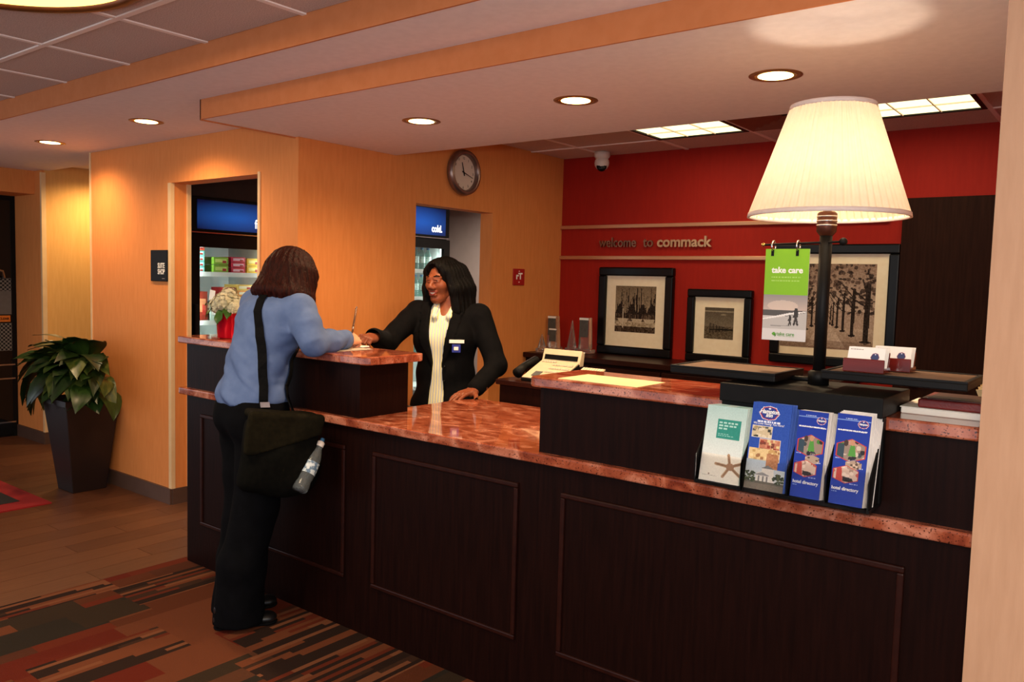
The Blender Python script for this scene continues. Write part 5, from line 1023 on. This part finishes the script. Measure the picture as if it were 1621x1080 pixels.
for a in np.linspace(0, 6.283, 15)[:-1]: b = a+.45; g.cone((-2.918+.062*math.sin(a), 2.138+.062*math.cos(a), 1.378-.012*math.cos(a)), (-2.918+.062*math.sin(b), 2.138+.062*math.cos(b), 1.378-.012*math.cos(b)), .0145, None, .008, sq=(1.3, 1.3, .7))
soft('collar', [g.get()], M_SHIRT, cu_)
dw = (wrR-elR)/np.linalg.norm(wrR-elR); MB().tube([wrR-dw*.045, wrR-dw*.043, wrR+dw*.004, wrR+dw*.006], [.0400, .0435, .0425, .038], 24).build('cuff', M_SHIRT, cu_, smooth=True)
# trousers
g = G((-3.20, 1.74, .004), (-2.68, 2.16, .985), .008)
g.ell((-2.93, 2.00, .90), (.164, .126, .12), .05); g.ell((-2.875, 1.94, .86), (.085, .075, .09), .04); g.ell((-2.985, 1.95, .86), (.085, .075, .09), .04)
g.chain([(-2.855, 2.0, .86), (-2.87, 1.985, .50), (-2.885, 1.925, .25), (-2.89, 1.915, .02)], [.108, .088, .092, .104], .04); g.chain([(-3.005, 2.02, .86), (-2.995, 2.015, .50), (-3.00, 1.99, .25), (-3.005, 1.975, .02)], [.108, .084, .088, .098], .02)
X, Y, Z = g.grids(); g.wrinkle(.003, 34); g.clip(Z-.965+0*X+0*Y); g.clip(.018-Z+0*X+0*Y)
soft('trousers', [g.get()], M_TROU, cu_)
def shoe(heel, toe):
    heel = A_(heel+(0,)); toe = A_(toe+(0,)); d = toe-heel; L_ = np.linalg.norm(d); R = basis(d); g = G((-.07, -.06, 0), (.07, L_+.06, .12), .005, R, heel)
    g.cone((0, .03, .030), (0, L_*.45, .026), .034, .034, .02, sq=(1, 1, 1.1)); g.cone((0, L_*.45, .026), (0, L_-.045, .022), .036, .040, .02, sq=(1, 1, 1.6)); g.cone((0, .03, .05), (0, .03, .08), .03, .033, .02)
    X, Y, Z = g.grids(); g.clip(.006-Z+0*X+0*Y); s_ = soft('shoe', [g.get()], M_SHOE, cu_)
    g = G((-.07, -.06, -.01), (.07, L_+.06, .03), .005, R, heel); g.cone((0, .03, .006), (0, L_*.4, .006), .034, .032, .01); g.cone((0, L_*.4, .006), (0, L_-.045, .006), .034, .042, .01); g.clip(g.grids()[2]-.012+0*g.grids()[0]+0*g.grids()[1]); g.clip(.0005-g.grids()[2]+0*g.grids()[0]+0*g.grids()[1])
    soft('sole', [g.get()], M_STRAP, s_)
shoe((-2.925, 1.825), (-2.80, 2.045)); shoe((-3.045, 1.90), (-2.955, 2.155))
# ---- shoulder bag
bg = thing('shoulder_bag', 'dark olive canvas shoulder bag on the customer hip', 'bag', (-2.69, 1.98, .52))
RB_ = basis((-.30, -.95, 0.0)); 
g = G((-.26, -.12, -.30), (.26, .13, .30), .007, basis((1, -.35, 0), (0, .14, 1)), (-2.69, 1.965, .755))
g.rbox((.0, 0, -.015), (.148, .050, .150), .045, .02); g.ell((-.03, .025, -.06), (.14, .055, .12), .04); g.wrinkle(.004, 30); soft('bag_body', [g.get()], M_BAG, bg)
g = G((-.26, -.04, -.16), (.26, .16, .26), .006, basis((1, -.35, 0), (0, .14, 1)), (-2.69, 1.965, .755))
g.rbox((.005, .052, .07), (.152, .016, .085), .014, .01); g.rbox((.0, .0, .142), (.146, .058, .016), .014, .02); g.wrinkle(.003, 34); X, Y, Z = g.grids(); g.clip((.03-.36*(X+.0)-Z)*.9+0*Y)
soft('flap', [g.get()], mat('flap_canvas', (20, 17, 9), .9, spec=.06, col2=(27, 23, 13), nscale=60), bg)
def hug(P, n=26):
    P = A_(P); t = np.linspace(0, len(P)-1, n); C = np.stack([np.interp(t, np.arange(len(P)), P[:, i]) for i in range(3)], 1); pts, wid = [], []
    for i in range(n):
        q, gr = GS.push(C[i], .0065) if C[i][2] > .93 else (C[i], None); pts.append(q)
        tg = C[min(i+1, n-1)]-C[max(i-1, 0)]; gr = gr if gr is not None else wid[-1][1]; w = np.cross(tg, gr); wid.append((w/np.linalg.norm(w)*.036, gr))
    return A_(pts), A_([w[0] for w in wid])
P_, W_ = hug([(-2.955, 2.27, 1.28), (-2.95, 2.23, 1.36), (-2.94, 2.15, 1.40), (-2.905, 2.06, 1.37), (-2.87, 2.01, 1.28), (-2.83, 1.98, 1.18), (-2.79, 1.955, 1.08), (-2.765, 1.945, .99), (-2.755, 1.94, .935)])
P_ = np.vstack([P_, [(-2.735, 1.938, .915), (-2.715, 1.94, .885)]]); W_ = np.vstack([W_, W_[-1:], W_[-1:]])
MB().ribbon(P_, W_, .004).build('strap', M_STRAP, bg)
P_, W_ = hug([(-2.965, 2.24, 1.28), (-2.89, 2.22, 1.20), (-2.79, 2.17, 1.10), (-2.735, 2.11, .99), (-2.73, 2.085, .94)])
P_ = np.vstack([P_, [(-2.715, 2.06, .88)]]); W_ = np.vstack([W_, W_[-1:]])
MB().ribbon(P_, W_, .004).build('strap', M_STRAP, bg)
MB().ribbon([(-2.750, 1.938, .945), (-2.742, 1.936, .925)], A_((.020, .030, .0)), .010).build('strap_buckle', M_CHROME, bg)
# bottle tucked in the bag side
wb = thing('water_bottle', 'clear water bottle with white cap tucked in the shoulder bag', 'bottle', (-2.60, 1.99, .60))
o0 = A_((-2.588, 1.985, .605)); ax = A_((-.02, .135, .195)); ax /= np.linalg.norm(ax); u_, v_, _ = frame3(np.cross(ax, (1, 0, 0)), np.cross(ax, np.cross(ax, (1, 0, 0)))); AXB = np.array([u_, np.cross(ax, u_), ax]).T
MB().lathe([(.001, 0), (.026, 0), (.031, .008), (.031, .03), (.028, .045), (.031, .06), (.031, .13), (.026, .155), (.014, .19), (.012, .20)], o0, 24, axis=AXB).build('bottle_body', mat('bottle_plastic', (225, 235, 238), .05, trans=.9, col2=(220, 230, 234), nscale=4, ior=1.3), wb, smooth=True)
lb = Cv(60, 30, (120, 150, 176)); lb.noise(40, 3)
MB().lathe([(.0318, .075), (.0318, .125)], o0, 24, axis=AXB).build('label_band', mat('bottle_wrap', (92, 116, 140), .4, col2=(196, 206, 212), nscale=60, ramp=(.45, .55)), wb, smooth=True)
MB().lathe([(.0145, .195), (.0155, .197), (.0155, .214), (.010, .218), (.001, .218)], o0, 20, axis=AXB).build('cap', mat('white_cap', (236, 222, 210), .4, col2=(230, 216, 204), nscale=20), wb, smooth=True)
MB().lathe([(.010, .217), (.008, .232), (.001, .233)], o0, 16, axis=AXB).build('spout', M_CAPB, wb, smooth=True)
# pen and papers at the customer's hand
pe = thing('pen', 'pen held upright in the customer hand', 'pen', (-2.765, 2.42, 1.17)); p0, p1 = A_((-2.778, 2.405, 1.172)), A_((-2.790, 2.445, 1.315))
MB().tube([p0, p0+(p1-p0)*.08, p1], [.001, .0045, .0045], 12).build('barrel', mat('pen_brown', (96, 66, 50), .3, metal=.5, col2=(84, 56, 42), nscale=10), pe, smooth=True); MB().tube([p1, p1+(p1-p0)*.05], [.003, .003], 10).build('button', M_CHROME, pe, smooth=True)
MB().tube([p0+(p1-p0)*.35, p0+(p1-p0)*.42], .0050, 12).build('grip_ring', M_CHROME, pe, smooth=True)
B(p1[0]-.0012, p1[0]+.0012, p1[1]-.0065, p1[1]-.0045, p1[2]-.04, p1[2]-.002).build('clip', M_CHROME, pe)
setp(B(-2.95, -2.66, 2.22, 2.43, ZR+.0006, ZR+.0016).build('registration_form', mat('grey_form', (196, 180, 160), .6, col2=(190, 172, 152), nscale=20)), 'flat pale form on the left ledge under the customer arm', 'paper')
setp(MB().hexa([(-2.86, 2.43, ZR+.002), (-2.74, 2.44, ZR+.002), (-2.74, 2.48, ZR+.002), (-2.86, 2.47, ZR+.002), (-2.86, 2.43, ZR+.006), (-2.74, 2.44, ZR+.004), (-2.74, 2.48, ZR+.008), (-2.86, 2.47, ZR+.006)]).build('receipt', M_PAPER), 'small white slip under the two hands on the ledge', 'paper')

# ---- clerk behind the desk
Q = A_((-2.93, 3.20, 0.0)); RT_ = basis((.42, -.907, 0))
ck_ = thing('person', 'smiling clerk in black blazer and striped shirt behind the desk', 'person', tuple(Q))
hR2 = basis((.06, -.995, -.06)); hc2 = A_((-2.95, 3.185, 1.445))
W2 = lambda p: Q+RT_@A_(p)
s_R, s_L = W2((.178, -.015, 1.268)), W2((-.178, -.015, 1.262))
e_R, w_R = A_((-3.045, 2.86, 1.125)), A_((-2.905, 2.66, 1.170)); e_L, w_L = A_((-2.635, 3.26, 1.02)), A_((-2.575, 3.035, .925))
hd1, _, _, _ = hand(w_R+A_((.012, -.022, 0)), (.42, -.90, .02), (.25, .25, .95), 1, (.95, 1.0, 1.05, 1.1), .02, (.55, .8, -.35), .5, s=1.0)
hd2, _, _, _ = hand(w_L+A_((.0, -.012, -.008)), (-.10, -.97, -.16), (0, .05, 1), -1, (.16, .15, .16, .2), .10, (.75, .6, -.15), .25, s=1.05)
g = G((-.36, -.30, .55), (.36, .40, 1.40), .009, RT_, Q)
g.ell((0, .0, 1.16), (.15, .095, .16), .05); g.ell((0, 0, .95), (.14, .10, .18), .05); g.ell((0, 0, .75), (.16, .12, .18), .05); g.cone((-.14, -.01, 1.27), (.14, -.01, 1.27), .04, None, .03); g.cone((0, -.01, 1.25), (-.01, .0, 1.36), .05, .048, .03)
for P_ in ((s_R, e_R, w_R), (s_L, e_L, w_L)): g.chain([g.L(p) for p in P_], [.042, .036, .026])
soft('body', [g.get(), head(hR2, hc2, .0034, (0.0, -.055, -.19), True), hd1, hd2], M_SKIN2, ck_)
face_bits(hR2, hc2, ck_, M_LIP, True)
g = G((-.16, -.17, -.27), (.16, .15, .16), .005, hR2, hc2)
g.ell((0, -.02, .034), (.089, .106, .098), .02); g.ell((0, .045, .075), (.06, .05, .04), .03)
for sx, w in ((-1, 1.12), (1, .92)):
    for y0, y1, r0, r1, zb in ((.045, .050, .022, .022, -.15), (.015, .020, .030, .032, -.175), (-.03, -.02, .036, .042, -.19), (-.07, -.055, .04, .045, -.20)):
        g.cone((sx*.066, y0, .05), (sx*.088*w, y0-.01, -.04), r0, r0, .03); g.cone((sx*.088*w, y0-.01, -.04), (sx*.098*w, y1-.02, zb), r0, r1, .03)
g.cone((0, -.09, .0), (0, -.105, -.17), .06, .06, .04); g.cone((-.05, -.09, .0), (-.05, -.1, -.18), .05, .05, .03); g.cone((.05, -.09, .0), (.05, -.1, -.18), .05, .05, .03)
g.cone((-.115, -.03, -.17), (-.135, -.035, -.195), .03, .018, .02)
g.ell((.004, .130, -.022), (.056, .105, .128), .015, 's'); g.ell((0, .02, -.14), (.05, .055, .09), .02, 's')
X, Y, Z = g.grids(); an = np.arctan2(X, -(Y+.02)); g.F = (g.F+.0018*np.sin(an*30+5*np.sin(Z*12))+.0014*np.sin(an*63+Z*24)).astype(np.float32)
soft('hair', [g.get()], M_HAIR2, ck_)
def torso2(g, off=0):
    g.ell((0, .0, 1.16), (.172-off, .122-off, .17-off), .06)
    for sx in (-1, 1): g.ell((sx*.075, .070, 1.135), (.080-off, .065-off, .075-off), .05)
    g.ell((0, .01, .97), (.160-off, .122-off, .17), .06); g.ell((0, .01, .78), (.188-off, .14-off, .16), .06)
    g.cone((-.155, -.015, 1.275), (.155, -.015, 1.278), .058-off, .058-off, .05); g.cone((0, -.03, 1.28), (0, -.035, 1.32), .066-off, .058-off, .03)
def vhalf(Z): return np.interp(Z, [.70, .88, .96, 1.02, 1.18, 1.30, 1.40], [.045, .040, .030, .026, .050, .066, .075])
g = G((-.40, -.30, .66), (.40, .52, 1.40), .0062, RT_, Q); torso2(g)
X, Y, Z = g.grids(); vh = vhalf(Z); xo = X-.012
lap = (np.abs(xo)-vh-.052*np.clip((Z-1.0)/.12, 0, 1)); band = (Y > .0) & (lap < 0) & (Z > 1.0)
g.F = np.where(band, g.F-.007, g.F).astype(np.float32)
for P_ in ((s_R, e_R, w_R), (s_L, e_L, w_L)):
    a, b, c = [g.L(p) for p in P_]; g.chain([a, b, c], [.064, .054, .043], .03)
g.wrinkle(.0035, 36)
inV = np.maximum(np.abs(xo)-vh, .0-Y); g.F = np.maximum(g.F, -inV).astype(np.float32); g.clip(.70-Z+0*X+0*Y)
soft('blazer', [g.get()], M_BLAZ, ck_)
g = G((-.22, -.2, .68), (.22, .24, 1.37), .006, RT_, Q); torso2(g, .016)
for sx in (-1, 1): g.cone((sx*.052, .02, 1.325), (sx*.040, .088, 1.262), .016, .020, .012); g.cone((sx*.05, .02, 1.33), (sx*.03, -.07, 1.335), .015, .014, .012)
g.ell((0, .095, 1.335), (.036, .06, .075), .012, 's'); g.clip(.7-g.grids()[2]+0*g.grids()[0]+0*g.grids()[1])
ms = mat('striped_shirt', (232, 228, 210), .7, spec=.2); nt = ms.node_tree; tcn = nt.nodes.new('ShaderNodeTexCoord'); mp = nt.nodes.new('ShaderNodeMapping'); mp.inputs['Rotation'].default_value = (0, 0, -math.atan2(-.907, .42)-math.pi/2); nt.links.new(tcn.outputs['Object'], mp.inputs[0])
wv_ = nt.nodes.new('ShaderNodeTexWave'); wv_.inputs['Scale'].default_value = 21; wv_.inputs['Distortion'].default_value = .6; nt.links.new(mp.outputs[0], wv_.inputs[0]); rr = nt.nodes.new('ShaderNodeValToRGB'); e = rr.color_ramp.elements; e[0].position = .0; e[0].color = lc((172, 186, 206)); e[1].position = .9; e[1].color = lc((240, 232, 176)); x_ = e.new(.35); x_.color = lc((238, 234, 224)); nt.links.new(wv_.outputs[0], rr.inputs[0]); nt.links.new(rr.outputs[0], nt.nodes['Principled BSDF'].inputs['Base Color'])
soft('shirt', [g.get()], ms, ck_)
def badge(x0, x1, z0, z1, y, m, nm, th=.004):
    P = [W2((x, y-.35*abs(x), z)) for z in (z0, z1) for x in (x0, x1)]; n_ = RT_@A_((-.30 if x0 < 0 else .3, .95, 0)); Pa = [P[0], P[1], P[3], P[2]]; return MB().prism(Pa, n_*th).build(nm, m, ck_, bevel=.001)
badge(-.135, -.062, 1.130, 1.148, .176, M_WTXT, 'name_badge'); badge(-.118, -.076, 1.082, 1.124, .176, mat('blue_badge', (30, 44, 150), .4, col2=(26, 38, 140), nscale=10), 'pin_badge', .003)
badge(-.108, -.086, 1.094, 1.112, .1795, M_WTXT, 'badge_mark', .002)
for z in (1.005, .93): MB().ball(W2((-.035, .138, z)), .006, 10, 6).build('button', M_BLKG, ck_, smooth=True)
